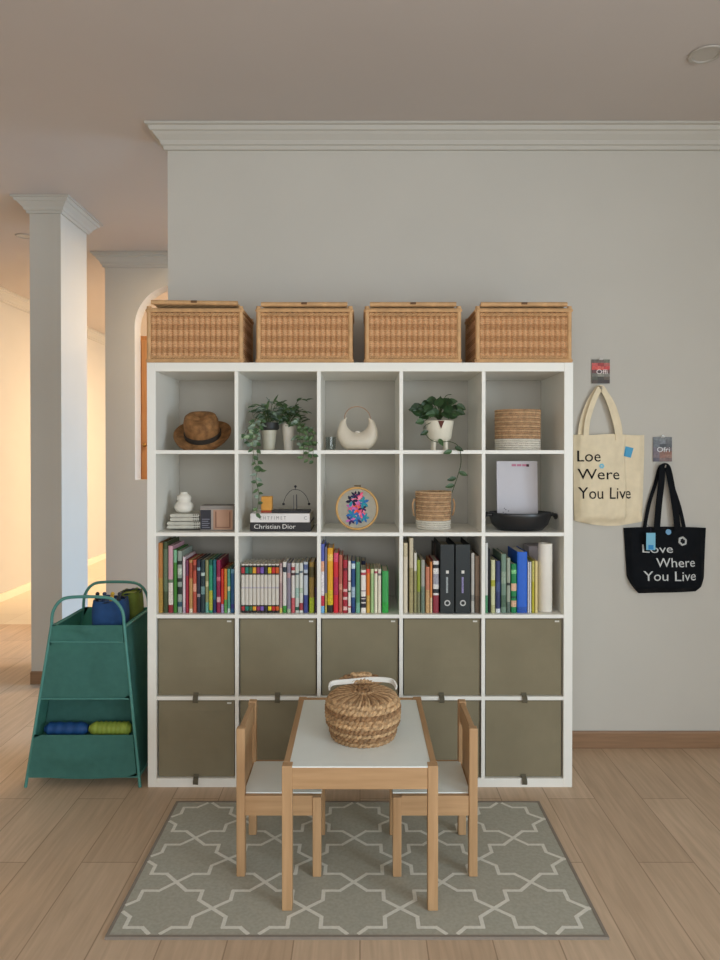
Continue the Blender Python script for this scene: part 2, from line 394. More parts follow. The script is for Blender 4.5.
# ------------------------------------------------------------------ wicker baskets on top
WK = [M('#d8ae82', .7, .18, 160, .4, 200, name='wicker'), M('#c2966a', .7, .18, 160, .4, 200, name='wicker_dark')]
WF = M('#c99f70', .65, .15, 30, .2, 100); WDK = M('#3a291b', .9)
BW, BD, BH = .405, .29, .236
def wicker(label, x, y, z, rz, cols=None):
    t = thing('wicker_basket', label, 'basket', (x, y, z), rz, 'lidded wicker baskets on top of the shelf')
    x0, x1, y0, y1 = -BW / 2, BW / 2, -BD / 2, BD / 2
    b = B(); lp, ss, s, cnt = weave_rect(b, x0 + .006, x1 - .006, y0 + .006, y1 - .006, .018, BH - .02, 24, .0048, .0046, .0115)
    obj('woven_side', b, cols or WK, t, smooth=True, local=True)
    obj('shade_core', box(B(), x0 + .016, x1 - .016, y0 + .016, y1 - .016, .004, BH + .001), WDK, t, local=True)  # solid dark core; the shade inside the basket is in its colour
    for k in range(4):
        cx, cy = (x0 + .006, x1 - .006)[k % 2], (y0 + .006, y1 - .006)[k // 2]
        obj('corner_post', tube(B(), [(cx, cy, 0), (cx, cy, BH + .006)], .0105, 8), WF, t, smooth=True, local=True)
    b = B()
    for z_, r in ((.009, .009), (BH - .012, .009)):
        tube(b, [(x0, y0, z_), (x1, y0, z_)], r, 6); tube(b, [(x0, y1, z_), (x1, y1, z_)], r, 6)
        tube(b, [(x0, y0, z_), (x0, y1, z_)], r, 6); tube(b, [(x1, y0, z_), (x1, y1, z_)], r, 6)
    obj('rail', b, WF, t, smooth=True, local=True)
    for z_ in (.024, BH - .03):                                  # plaited border rows
        b = B()
        for s_ in (0, PI):
            tube(b, [lp[i][0] + lp[i][1] * (.005 + .003 * math.cos(2 * PI * cnt / 2 * ss[i] / s + s_)) + Vector((0, 0, z_ + .004 * math.sin(2 * PI * cnt / 2 * ss[i] / s + s_))) for i in range(len(lp))], .0035, 4, True)
        obj('plaited_border', b, WF, t, smooth=True, local=True)
    return t
def wicker_lid(t, tilt=0, yaw=0):
    Mx = Matrix.Translation((0, BD / 2, BH + .004)) @ Matrix.Rotation(tilt, 4, 'X') @ Matrix.Rotation(yaw, 4, 'Y')
    b = B(); x0, x1 = -BW / 2 + .022, BW / 2 - .022
    for i in range(16):
        yy = -BD + .006 + i * (BD - .012) / 15
        tube(b, [Mx @ Vector((x0 + (x1 - x0) * k / 40, yy, .010 + .003 * math.sin(PI * k / 2 + PI * i))) for k in range(41)], .008, 4)
    lid = obj('lid', b, WF, t, smooth=True, local=True)
    obj('lid_edge', tube(B(), [Mx @ Vector(p) for p in ((x0 - .004, -BD - .002, .009), (x1 + .004, -BD - .002, .009))], .010, 8), WF, t, smooth=True, local=True)
    obj('toggle', tube(B(), [Mx @ Vector(p) for p in ((-.012, -BD - .012, .012), (.012, -BD - .012, .012))], .005, 8), M('#6a4c30', .6), t, smooth=True, local=True)
sz = 1.8205
spec = [(-.708, 0.0, 'wicker basket with its lid askew, standing over the hat compartment of the shelf', .024, .012),
        (-.238, -.0, 'wicker basket with closed lid standing above the two potted trailing plants', 0, 0),
        (.227, .0, 'wicker basket with closed lid standing above the green plant in its cream pot', 0, 0),
        (.701, .0, 'wicker basket with closed lid nearest to the tote bags', 0, 0)]
for x, rz, lb, tilt, yaw in spec:
    t = wicker(lb, x, SY0 + BD / 2 + .012, sz, rz); wicker_lid(t, -tilt, yaw)

# ------------------------------------------------------------------ books
PAGE = M('#d8d0bc', .9, .05, 200)
def book(px0, px1, ptop, col, bands, label, zf=ROW3, D=3.02, depth=.20, cat='book', name='book', group='upright books in the third row of the shelf', lean=0):
    x0, x1 = PX(px0, D, 580) + .0006, PX(px1, D, 580) - .0006; z1 = PZ(ptop, D); z0 = zf + .0008
    t = thing(name, label, cat, ((x0 + x1) / 2, D + depth / 2, z0), 0, group)
    mats = [M(col, .5, .04, 40)]; b = B(); w = x1 - x0; e = min(.0025, w * .2)
    # spine, rounded, cut into coloured bands
    cuts = sorted(set([0.0, 1.0] + [c for f0, f1, c_ in bands for c in (f0, f1)]))
    h = z1 - z0
    for a, c in zip(cuts, cuts[1:]):
        mi = 0
        for f0, f1, cc in bands:
            if f0 <= a + 1e-6 and c <= f1 + 1e-6:
                mm = M(cc, .5, .25, 160)
                if mm not in mats: mats.append(mm)
                mi = mats.index(mm)
        prof = [(x0, D + .004), (x0 + w * .15, D + .001), (x0 + w * .5, D), (x1 - w * .15, D + .001), (x1, D + .004), (x1, D + .006), (x0, D + .006)]
        lo = [b.verts.new((x, y, z0 + h * a)) for x, y in prof]; hi = [b.verts.new((x, y, z0 + h * c)) for x, y in prof]
        for i in range(7): b.faces.new([lo[i], lo[(i + 1) % 7], hi[(i + 1) % 7], hi[i]]).material_index = mi
        if a == 0: b.faces.new(lo)
        if c == 1: b.faces.new(hi)
    box(b, x0, x0 + e, D + .006, D + depth, z0, z1); box(b, x1 - e, x1, D + .006, D + depth, z0, z1)
    obj('cover', b, mats, t)
    if w > .006: obj('pages', box(B(), x0 + e + .0002, x1 - e - .0002, D + .0065, D + depth - .004, z0 + .003, z1 - .004), PAGE, t)
    return t, x0, x1, z0, z1
R1 = [
 (158.0, 162.6, 543, '#b0743a', [(.0, .5, '#a8843c')], 'tall slim ochre book against the shelf side panel'),
 (163.0, 167.6, 542, '#3e4a2c', [(.3, .9, '#5a6a50')], 'tall dark green book beside the slim ochre one'),
 (168.0, 172.8, 546, '#c99aa4', [(0, .12, '#8a2a30'), (.12, .45, '#d8ccc0'), (.45, .5, '#6a7a60')], 'tall pink and cream book in the first book compartment'),
 (173.2, 176.8, 550, '#3c7a2a', [(.8, 1, '#7ab08a')], 'tall grass green book beside the pink and cream one'),
 (177.2, 181.8, 551, '#8f9a8e', [(.1, .18, '#2b4a5a'), (.3, .42, '#222a26'), (.5, .56, '#2c302c'), (.62, .72, '#b9c2b2'), (.78, .84, '#20241f')], 'tall grey book with dark spine lettering beside the grass green one'),
 (182.4, 185.2, 557, '#d8c6c8', [(0, .1, '#b6a0b0')], 'thin pale pink book left of a crimson one'),
 (185.4, 188.4, 560, '#9c2438', [(0.7, 1, '#6e3450')], 'thin crimson book right of a thin pale pink one'),
 (188.8, 192.4, 560, '#b58a52', [(.0, .08, '#d8c8b0'), (.65, .95, '#a04a30')], 'tan and rust book with pale edges in the first book compartment'),
 (192.7, 196.3, 560, '#b4523e', [(.4, .55, '#d89a80'), (.8, .9, '#7a2c20')], 'brick red book between tan and navy spines'),
 (196.6, 200.2, 560, '#2b2d3c', [(.3, .36, '#9a8a8a'), (.8, .86, '#7a96a0')], 'navy book with small pale marks right of a brick red one'),
 (200.5, 204.8, 560, '#25383c', [(.35, .5, '#6a8a88'), (.7, .76, '#b0c0b8')], 'black and teal book in the first book compartment'),
 (205.1, 208.4, 560, '#8a8a5e', [(.0, .2, '#6aa090'), (.5, .6, '#c0b890')], 'khaki green book right of the black and teal one'),
 (208.7, 212.4, 560, '#2f9068', [(0.05, .42, '#b0b03a'), (.9, 1, '#1c5a48')], 'green book with yellow lower half in the first book compartment'),
 (212.7, 216.0, 560, '#1b6470', [(0, .25, '#22305e')], 'teal book with navy foot right of a green and yellow one'),
 (216.3, 220.4, 560, '#8a1c42', [(.2, .3, '#d0a0a0'), (.6, .68, '#c06070')], 'wine red book right of the teal one with navy foot'),
 (220.7, 223.6, 569, '#c2301f', [(.0, .2, '#a08ab0')], 'short bright red book near the first divider'),
 (223.9, 226.9, 569, '#c8802c', [(.0, .3, '#5a9a50')], 'short orange book beside the short bright red one'),
 (227.2, 230.2, 569, '#5aa088', [(.0, .1, '#c8d8d0'), (.5, .6, '#d0d0a0')], 'short sea green book near the first divider'),
 (230.5, 234.3, 569, '#2a5a86', [(.1, .2, '#3a3a80'), (.9, 1, '#6a9ab0')], 'short blue book touching the first divider'),
]
for s_ in R1: book(*s_)
comics = [('#b03038', 'red'), ('#1f7a6a', 'teal'), ('#3a6a40', 'dark green'), ('#e0a030', 'amber'), ('#8a2a5a', 'magenta'), ('#7a5ab0', 'violet'), ('#282830', 'black'), ('#d8c020', 'yellow'), ('#c02a28', 'scarlet'), ('#c85a1a', 'rust orange')]
x = 241.0
for i, (cc, nm) in enumerate(comics):
    book(x, x + 3.72, 564, '#cfc8bc', [(.0, .05, '#2a2422'), (.05, .13, cc), (.13, .16, '#2a2422'), (.5, .53, '#b0a8b0'), (.78, .81, '#2a2422'), (.81, .93, cc), (.93, .97, '#2a2422')],
         'pale comic paperback with %s spine bands, from the matching set beside the first divider' % nm, depth=.15)
    x += 3.8
R2 = [
 (279.3, 282.2, 563, '#a88a88', [(0, .1, '#d0c060'), (.6, .9, '#c0a8a0')], 'dusty pink paperback right of the matching comic set'),
 (282.6, 286.4, 562, '#d6d2ca', [(0, .14, '#3a8a3a'), (.8, .9, '#24303c')], 'white paperback with green foot in the second book compartment'),
 (286.8, 290.6, 563, '#857e8c', [(0, .08, '#a0b090'), (.7, .8, '#b08a8a')], 'grey violet paperback right of the white one with green foot'),
 (291.2, 294.8, 563, '#d2ccc4', [(0, .3, '#c05a60'), (.75, .8, '#4a2a30'), (.85, .92, '#a03a40')], 'white paperback with pinkish red foot and top band'),
 (295.1, 298.9, 563, '#c2c6bc', [(.05, .12, '#2a5a48'), (.3, .5, '#98b4a8'), (.76, .8, '#4a5a60')], 'pale grey green paperback in the second book compartment'),
 (299.2, 303.0, 563, '#cfd0c6', [(.05, .2, '#9a3a40'), (.4, .5, '#b0c0a8'), (.8, .84, '#50606a')], 'off-white paperback with red lower band near the second divider'),
 (303.4, 307.8, 562, '#b4bcc4', [(.0, .35, '#34407e'), (.74, .78, '#22242c'), (.85, .95, '#50608a')], 'light blue paperback with indigo foot near the second divider'),
 (309.0, 314.2, 562, '#8a7030', [(.0, .3, '#9aaa20'), (.7, .9, '#4a4420')], 'brown paperback with lime green foot near the second divider'),
 (314.6, 317.3, 562, '#3e2a4e', [(.5, 1, '#3a3018')], 'dark purple paperback touching the second divider')]
for s_ in R2: book(*s_, depth=.15)
R3 = [
 (320.8, 324.4, 544, '#5560ac', [(0, .1, '#70a8d0'), (.1, .25, '#c02c44'), (.25, .6, '#e0d8d8'), (.6, .75, '#d8a080')], 'tall blue, white and red book at the left of the third book compartment'),
 (324.7, 327.0, 547, '#6f6a80', [(0, .3, '#b0a04a')], 'tall thin grey violet book beside the yellow one'),
 (327.3, 333.0, 548, '#dfa01e', [(0, .12, '#26241f'), (.12, .35, '#cfb41e'), (.8, .9, '#e8c060')], 'tall thick golden yellow book with black foot'),
 (333.4, 338.4, 553, '#cb2430', [(.3, .6, '#b0204a'), (.85, 1, '#d04868')], 'tall scarlet book beside the golden yellow one'),
 (338.7, 342.5, 555, '#b2604e', [(.4, .5, '#c88a70')], 'dusty terracotta book right of the tall scarlet one'),
 (342.9, 347.5, 560, '#a32433', [(.05, .12, '#dcb0a8'), (.25, .3, '#e0c0b8'), (.4, .45, '#dcb0a8'), (.8, .85, '#5a1420')], 'dark red book with pale dots down its spine'),
 (347.9, 350.9, 561, '#e2dccf', [(.1, .13, '#b03030'), (.4, .43, '#4a6a4a'), (.6, .62, '#8a3030')], 'slim white book between dark red and navy books'),
 (351.2, 355.3, 561, '#1e4478', [(.0, .12, '#16306a'), (.3, .5, '#9ab0c0'), (.85, .95, '#c0d0d8')], 'navy blue book with pale spine lettering'),
 (355.7, 360.0, 562, '#4c8a62', [(.0, .2, '#70a890')], 'muted green book beside the navy blue one'),
 (360.8, 366.0, 570, '#e6ded4', [(.12, .22, '#2a2430'), (.25, .32, '#2a2430'), (.34, .38, '#3a3040'), (.5, .53, '#9a8a8a'), (.88, .94, '#b03848')], 'white book with bold dark spine lettering in the third book compartment'),
 (366.3, 370.0, 569, '#d67420', [(0, .4, '#c8a048'), (.9, 1, '#e0483a')], 'orange book right of the white one with bold lettering'),
 (370.4, 373.9, 569, '#9ab87e', [(.9, 1, '#c8d0a0')], 'pale green book right of an orange one'),
 (374.2, 377.6, 569, '#e2dcc2', [(.9, .95, '#b04a5a')], 'cream book right of the pale green one'),
 (377.9, 381.2, 569, '#ddd4c0', [(.85, .9, '#606060')], 'cream book left of the thick bright green one'),
 (382.0, 388.6, 571, '#3a9a4e', [(0, .25, '#2c9a3c')], 'thick bright green book at the right end of its row')]
for s_ in R3: book(*s_, depth=.17)
book(361.2, 365.6, 561, '#26284a', [], 'dark navy book standing behind the white one with bold lettering', D=3.20, depth=.12)
R4 = [
 (403.4, 407.8, 543, '#cfc3ac', [(.8, 1, '#beb090')], 'tall cream folder at the left of the fourth book compartment'),
 (409.2, 413.4, 538, '#c4b79a', [(.0, .6, '#a09468')], 'tallest beige folder in the fourth book compartment'),
 (413.9, 416.9, 553, '#d2cdc0', [(0, .7, '#8f8a60')], 'pale grey booklet left of the lime green one'),
 (417.1, 420.4, 560, '#8f9c2e', [(0, .4, '#7a7a58')], 'slim lime green booklet'),
 (420.9, 424.9, 560, '#9c9c90', [(0, .5, '#6a7a6a')], 'grey booklet beside the slim lime green one'),
 (425.6, 429.8, 567, '#bf785a', [(0, .5, '#c09a68')], 'salmon coloured booklet in the fourth book compartment'),
 (430.1, 432.4, 562, '#dc8c4a', [(0, .3, '#e0c8a0')], 'thin orange booklet right of the salmon coloured one'),
 (433.0, 439.2, 561, '#8c2c38', [(.34, 1, '#dad6d0'), (.38, .46, '#2a2a2e'), (.55, .75, '#9a98a0'), (.86, .93, '#2a2a2e')], 'white book with dark red lower third beside the black binders')]
for s_ in R4: book(*s_)
book(434.0, 437.4, 543, '#3a2a1c', [], 'tall dark brown book standing behind the white and dark red one', D=3.2, depth=.12)
def binder(px0, px1, col, label):
    D = 3.01; x0, x1, z0, z1 = PX(px0, D, 580), PX(px1, D, 580), ROW3 + .001, PZ(544.5, D)
    t = thing('binder', label, 'binder', ((x0 + x1) / 2, D + .14, z0), 0, 'black binders in the fourth book compartment')
    b = B(); box(b, x0, x1, D, D + .004, z0, z1); box(b, x0, x0 + .003, D + .004, D + .27, z0, z1); box(b, x1 - .003, x1, D + .004, D + .27, z0, z1)
    obj('cover', b, M('#1c2324', .45, .08, 60), t, bevel=.001)
    obj('paper', box(B(), x0 + .006, x1 - .006, D + .02, D + .25, z0 + .006, z1 - .02), PAGE, t)
    xc = (x0 + x1) / 2; zr = PZ(603, D)
    b = B(); pts = [(xc + .0105 * math.cos(2 * PI * i / 20), D - .001, zr + .0105 * math.sin(2 * PI * i / 20)) for i in range(20)]
    tube(b, pts, .003, 6, True); obj('finger_ring', b, M('#d8d8d6', .3, metal=.3), t, smooth=True)
    b = B(); box(b, xc - .006, xc + .006, D - .001, D, PZ(573.5, D), PZ(570.5, D)); obj('label_plate', b, M('#d8d4cc', .6), t)
    b = B(); box(b, xc - .005, xc + .003, D - .0008, D, PZ(593, D), PZ(577, D)); obj('spine_text', b, M(col, .6, .5, 300), t)
binder(440.4, 454.2, '#9aa0a0', 'black lever arch binder standing beside the white and dark red book')
binder(455.6, 470.2, '#8a80a8', 'black lever arch binder with lilac spine print, right of the other black one')
R4b = [(471.0, 474.6, 553, '#b8b4aa', [(.2, .3, '#8a8880')], 'pale grey folder right of the black binders'),
 (475.2, 479.8, 556, '#84705e', [(0, .3, '#6e5c4c')], 'brown folder touching the fourth divider')]
for s_ in R4b: book(*s_)
R5 = [
 (485.0, 488.2, 543, '#c6c6c0', [(0, .25, '#4a8a60')], 'tall pale book with green foot touching the fourth divider'),
 (488.4, 490.4, 549, '#15161a', [], 'thin black book at the left of the fifth book compartment'),
 (491.0, 495.4, 560, '#c6c69c', [(.5, .62, '#a8a834'), (0, .15, '#b0b080')], 'cream and olive book right of the thin black one'),
 (495.8, 500.6, 561, '#28325e', [(0, .08, '#d0d4d8'), (.4, .6, '#3a4a74')], 'navy book with a pale foot in the fifth book compartment'),
 (501.2, 506.4, 554, '#6e8674', [(.1, .3, '#4a6450'), (.5, .7, '#8a9c88')], 'thick grey green book right of the navy one'),
 (506.8, 510.6, 558, '#97a08e', [(.5, .55, '#2a302a'), (0, .2, '#5a6a60')], 'pale sage book between grey green and emerald ones'),
 (511.2, 516.8, 564, '#0d7a44', [(.12, .25, '#cfa888'), (.45, .6, '#d8b090'), (.30, .34, '#0a4a30'), (.8, .88, '#7ac080')], 'emerald green book with peach patches on its spine'),
 (517.3, 527.4, 552, '#1f5fc4', [(.0, .1, '#1a4fa8')], 'very thick bright blue book in the fifth book compartment'),
 (527.8, 529.4, 562, '#e6e4e2', [], 'thin white booklet touching the very thick blue book'),
 (529.7, 531.6, 562, '#dedbd6', [], 'thin white booklet between another white one and the mustard one'),
 (532.0, 534.7, 561, '#b3ab2c', [(.6, 1, '#c0b860')], 'slim mustard yellow booklet'),
 (535.0, 538.0, 561, '#dcc98c', [], 'slim sand coloured booklet left of the rolled white paper')]
for s_ in R5: book(*s_)
# tall white box and paper roll
xr = PX(545.3, 3.06)
o = obj('paper_roll', lathe(B(), [(.030, 0), (.031, .001), (.031, .296), (.029, .297), (.022, .297), (.022, .286), (0, .286)], (xr, 3.06, ROW3 + .001), 32), M('#e6e0d4', .55, .02), loc=(xr, 3.06, ROW3 + .001), smooth=True)
tag(o, 'thick upright roll of white paper at the right end of the book row', 'paper roll')
o = obj('storage_carton', box(B(), PX(529, 3.24), PX(548, 3.24), 3.24, 3.34, ROW3 + .001, PZ(546, 3.24)), M('#cfc6cc', .6, .02), loc=(PX(538, 3.24), 3.29, ROW3 + .001), bevel=.002)
tag(o, 'tall pale lilac carton standing behind the slim yellow booklets', 'box')

# ------------------------------------------------------------------ second row items
# folded cloths with the gourd shaped vase
CL = M('#bcb9ac', .9, .1, 40, .3, 200)
def folded(px0, px1, pz0, pz1, label):
    D = 3.06; x0, x1, z0, z1 = PX(px0, D), PX(px1, D), PZ(pz1, D), PZ(pz0, D)
    t = thing('folded_cloth', label, 'cloth', ((x0 + x1) / 2, D + .08, z0), 0, 'folded cloths under the gourd vase')
    b = B(); n = 4; hh = (z1 - z0) / 2
    for k in range(2):
        pts = [(x0 + hh * .5, z0 + k * hh + .0006), (x1 - .004, z0 + k * hh + .0006), (x1 + .001, z0 + (k + .5) * hh), (x1 - .004, z0 + (k + 1) * hh - .0006), (x0 + hh * .5, z0 + (k + 1) * hh - .0006)]
        pts += [(x0 + hh * .5 - hh * .5 * math.sin(PI * j / 5), z0 + k * hh + hh / 2 + (hh / 2 - .0006) * math.cos(PI * j / 5)) for j in range(1, 5)]
        prism(b, pts, D, D + .16)
    obj('fold', b, CL, t, bevel=.0015)
    b = B()
    for k in range(9):
        zz = z0 + (z1 - z0) * (.15 + .7 * (k % 3) / 2); xx = x1 - .006 - .009 * (k // 3)
        ball(b, (xx, D - .002, zz), .0026, 6)
    obj('trim_beads', b, M('#4a473e', .7), t)
zr2 = ROW2 + .0008
folded(166.5, 200, 521.6, PZ(0, 1) * 0 + 528.8, 'lower grey-white folded cloth of the two under the gourd-shaped vase')
for o in list(C.objects):
    pass
folded(169.5, 199, 513.8, 521.3, 'upper grey-white folded cloth directly under the gourd-shaped vase')
D = 3.12; xv = PX(184, D)
zv = PZ(513.8, 3.06) + .0006
pr = [(0, 0), (.026, 0), (.037, .010), (.042, .022), (.040, .036), (.031, .047), (.028, .051), (.031, .058), (.032, .067), (.027, .077), (.017, .083), (.015, .088), (.016, .091), (.012, .090), (.010, .084), (0, .082)]
o = obj('vase', lathe(B(), pr, (xv, D, zv), 32), M('#e2ddd0', .5, .02), loc=(xv, D, zv), smooth=True)
tag(o, 'small white gourd-shaped vase standing on the folded cloths', 'vase')
# boxed candle: dark faced carton and kraft window box
def b2(px0, px1, py0, py1, D, dep): return PX(px0, D), PX(px1, D), D, D + dep, ROW2 + .001, PZ(py0, D)
x0, x1, y0, y1, z0, z1 = b2(200, 233.4, 506, 0, 3.06, .11)
t = thing('gift_box', 'low grey box with a black panel and a kraft brown panel beside the folded cloths', 'box', ((x0 + x1) / 2, y0 + .05, z0))
obj('carton', box(B(), x0, x1, y0, y1, z0, z1), M('#a39a90', .6, .04), t, bevel=.002)
h = z1 - z0
obj('lid_flap', box(B(), x0 - .001, x1 + .001, y0 - .001, y1 + .001, z1 - .014, z1 + .001), M('#8c8680', .6, .03), t, bevel=.001)
obj('black_panel', box(B(), x0 + .002, x0 + .048, y0 - .002, y0 - .0004, z0 + .004, z1 - .017), M('#23232c', .35), t)
k = obj('kraft_panel', box(B(), x0 + .058, x1 - .004, y0 - .002, y0 - .0004, z0 + .004, z1 - .017), M('#b08a72', .7, .05), t)
b = B()
for i in range(5): box(b, x0 + .008, x0 + .042 - .006 * (i % 2), y0 - .0026, y0 - .002, z0 + .012 + i * .009, z0 + .015 + i * .009)
obj('printed_lines', b, M('#7c7c88', .6), t)
b = B(); box(b, x0 + .066, x0 + .072, y0 - .0026, y0 - .002, z0 + .012, z1 - .024); box(b, x1 - .018, x1 - .013, y0 - .0026, y0 - .002, z0 + .012, z1 - .024); box(b, x0 + .072, x1 - .018, y0 - .0026, y0 - .002, z0 + .012, z0 + .016)
obj('frame_print', b, M('#84604c', .7), t)
# coffee table books lying flat
def flatbook(px0, px1, z0, z1, D, dep, col, label, txts, tcol):
    x0, x1 = PX(px0, D), PX(px1, D)
    t = thing('book', label, 'book', ((x0 + x1) / 2, D + dep / 2, z0), 0, 'large books lying flat in the second row')
    b = B(); box(b, x0, x1, D, D + .004, z0, z1); box(b, x0, x1, D + .004, D + dep, z0, z0 + .003); box(b, x0, x1, D + .004, D + dep, z1 - .003, z1)
    obj('cover', b, M(col, .4, .02), t, bevel=.0012)
    obj('pages', box(B(), x0 + .004, x1 - .004, D + .0045, D + dep - .004, z0 + .0032, z1 - .0032), PAGE, t)
    for s, a, c, f0, f1 in txts:
        obj('spine_title', text_bm(s, PX(a, D), PX(c, D), z0 + (z1 - z0) * f1, z0 + (z1 - z0) * f0, D), M(tcol, .5), t)
Z1 = ROW2 + .0008; Z2 = Z1 + .038; Z3 = Z2 + .039
flatbook(249.8, 311, Z1, Z2, 3.03, .25, '#1d1a1b', 'black flat-lying book with white serif-style title on its spine, under the white one', [('Christian', 254, 280, .3, .8), ('Dior', 282.5, 295.5, .3, .82)], '#dcd8d2')
flatbook(250.2, 309.8, Z2 + .0006, Z3, 3.03, .24, '#dedad6', 'white flat-lying book on top of the black one', [('C H T F I M E T', 259, 286, .32, .7), ('C', 304, 307, .32, .7)], '#8f8b8a')
# tray, mobile ornament, orange cube
zt = Z3 + .0006
x0, x1 = PX(272, 3.08), PX(311, 3.08)
t = thing('balance_mobile', 'small dark wire balance mobile with hanging balls, standing on the white flat book', 'ornament', ((x0 + x1) / 2 - .004, 3.12, zt))
BK = M('#26262a', .4, metal=.3)
obj('base', box(B(), x0, x1 - .004, 3.06, 3.15, zt, zt + .010), BK, t, bevel=.002)
xm = PX(295.4, 3.1)
b = B(); tube(b, [(xm - .008, 3.1, zt + .010), (xm - .008, 3.1, zt + .075)], .0012, 6); tube(b, [(xm + .006, 3.1, zt + .010), (xm + .005, 3.1, zt + .078)], .0022, 6)
obj('post', b, M('#50525a', .3, metal=.7), t, smooth=True)
ztop = PZ(486.5, 3.1)
b = B()
tube(b, bez([(PX(283.5, 3.1), 3.1, PZ(503, 3.1)), (PX(286, 3.1), 3.1, PZ(496, 3.1)), (PX(291, 3.1), 3.1, PZ(490.5, 3.1)), (xm, 3.1, PZ(489.5, 3.1)), (PX(301, 3.1), 3.1, PZ(491, 3.1)), (PX(306, 3.1), 3.1, PZ(496, 3.1)), (PX(309, 3.1), 3.1, PZ(503, 3.1))], 5), .0014, 6)
tube(b, [(xm, 3.1, PZ(490, 3.1)), (xm, 3.1, ztop)], .0014, 6)
obj('arm', b, M('#4c4c50', .3, metal=.7), t, smooth=True)
for xx, yy, r in ((283.5, 504, .006), (309, 504, .006), (295.4, 486.5, .006)):
    obj('ball', ball(B(), (PX(xx, 3.1), 3.1, PZ(yy, 3.1)), r), BK, t, smooth=True)
x0, x1 = PX(261, 3.07), PX(271.6, 3.07)
t = thing('candle', 'small orange cube candle with a red foot, on the white flat book behind the vine', 'candle', ((x0 + x1) / 2, 3.09, zt))
obj('wax', box(B(), x0, x1, 3.07, 3.116, zt + .009, PZ(496.5, 3.07)), M('#d2953e', .5, .08, 30), t, bevel=.003)
obj('foot', box(B(), x0 - .001, x1 + .001, 3.069, 3.117, zt, zt + .009), M('#a8442a', .5), t, bevel=.001)
# embroidery hoop
D = 3.07; xc, zc, R = PX(357, D), None, .094
tiltM = None
zc = ROW2 + R + .002
t = thing('embroidery_hoop', 'round wooden embroidery hoop with colourful stitched flowers', 'embroidery hoop', (xc, D + .02, ROW2 + .001))
HW = M('#c69a5c', .5, .15, 20)
def hp(a, r, dy=0):  # leaning back a little
    z = r * math.sin(a); return (xc + r * math.cos(a), D + dy + (z + R) * .12, zc + z)
obj('outer_ring', tube(B(), [hp(2 * PI * i / 48, R - .004) for i in range(48)], .005, 8, True), HW, t, smooth=True)
b = B(); c0 = b.verts.new(hp(0, 0)); rg = [[b.verts.new(hp(2 * PI * i / 40, r)) for i in range(40)] for r in (.04, R - .006)]
for i in range(40):
    b.faces.new([c0, rg[0][i], rg[0][(i + 1) % 40]]); b.faces.new([rg[0][i], rg[1][i], rg[1][(i + 1) % 40], rg[0][(i + 1) % 40]])
bmesh.ops.solidify(b, geom=b.faces[:], thickness=.001)
obj('cloth', b, M('#d4cdbc', .9, .05, 80, .3, 400), t)
b = B(); tube(b, [hp(PI / 2 - .12, R + .006), hp(PI / 2 + .12, R + .006)], .003, 8); tube(b, [hp(PI / 2 - .17, R + .006), hp(PI / 2 - .12, R + .006)], .005, 8)
obj('screw', b, M('#6d6048', .3, metal=.8), t, smooth=True)
cols = ['#e0567a', '#e8663c', '#2a8a9a', '#1d1f3a', '#c06aa8', '#e88aa0', '#2f6aa8', '#3a2a58', '#d84a3a']
mats = [M(c, .8, .2, 120) for c in cols]; b = B()
def petal(cx, cz, ang, L, W, mi, dy):
    pts = [(0, 0), (.3, .45), (.65, .5), (1, 0), (.65, -.5), (.3, -.45)]; vs = []
    ca, sa = math.cos(ang), math.sin(ang)
    for u, v in pts:
        X_, Z_ = cx + (u * L * ca - v * W * sa), cz + (u * L * sa + v * W * ca)
        vs.append(b.verts.new((xc + X_, D - .0016 - dy + (Z_ + R) * .12, zc + Z_)))
    b.faces.new(vs).material_index = mi
random.seed(3)
flowers = [(0, .012, .03, 1, 4), (.002, .035, .03, 5, 0), (-.022, .005, .028, 4, 0), (.026, .026, .03, 2, 6), (-.022, .032, .03, 3, 2), (.024, .002, .022, 3, 7), (.018, -.018, .028, 0, 5), (-.02, -.026, .03, 6, 2), (.032, -.04, .024, 2, 6), (-.028, -.05, .024, 7, 4), (.002, -.048, .026, 6, 7), (-.01, .056, .022, 3, 7), (.012, .056, .022, 0, 3), (0, -.004, .022, 8, 1)]
for cx, cz, L, c1, c2 in flowers:
    a0 = random.random() * 6
    for i in range(6): petal(cx, cz, a0 + i * PI / 3, L, L * .42, c1 if i % 3 else c2, random.random() * .0009)
obj('flower_stitching', b, mats, t)
# two-tone twisted baskets
TAN = [M('#c4a27c', .8, .25, 60, .3, 200), M('#b08c68', .8, .25, 60, .3, 200)]; WHT = [M('#d6d0c2', .8, .08, 60, .3, 200)]
def round_basket(label, c, R0, R1, h, split, sr=.0048, name='woven_basket', slump=0):
    t = thing(name, label, 'basket', c, group='two-tone woven baskets in the shelf')
    n = int(h / (sr * 2.0)); top = B(); bot = B()
    for k in range(n):
        f = (k + .5) / n; z = sr + (h - 2 * sr) * k / (n - 1); R = R0 + (R1 - R0) * f
        twist(bot if f < split else top, c, R - sr, z, sr * .72, .017, 0 if f < split else (k % 2), ph=k * 1.3)
    obj('white_base', bot, WHT, t, smooth=True); obj('woven_side', top, TAN, t, smooth=True)
    obj('lining', lathe(B(), [(0, .002), (R0 - 2 * sr, .002), (R1 - 2.1 * sr, h - .006), (R1 - 2.6 * sr, h - .006), (R0 - 2.6 * sr, .006), (0, .006)], c, 32), M('#7a5c40', .9, .1), t, smooth=True)
    return t
xb = PX(434, 3.12)
t = round_basket('tan woven basket with white lower band, under the trailing plant stem', (xb, 3.15, ROW2 + .0008), .078, .082, .168, .25)
b = B()
for s in (-1, 1): tube(b, bez([(xb + s * .086, 3.13, ROW2 + .135), (xb + s * .094, 3.135, ROW2 + .11), (xb + s * .090, 3.14, ROW2 + .075), (xb + s * .086, 3.15, ROW2 + .06)], 4), .0045, 6)
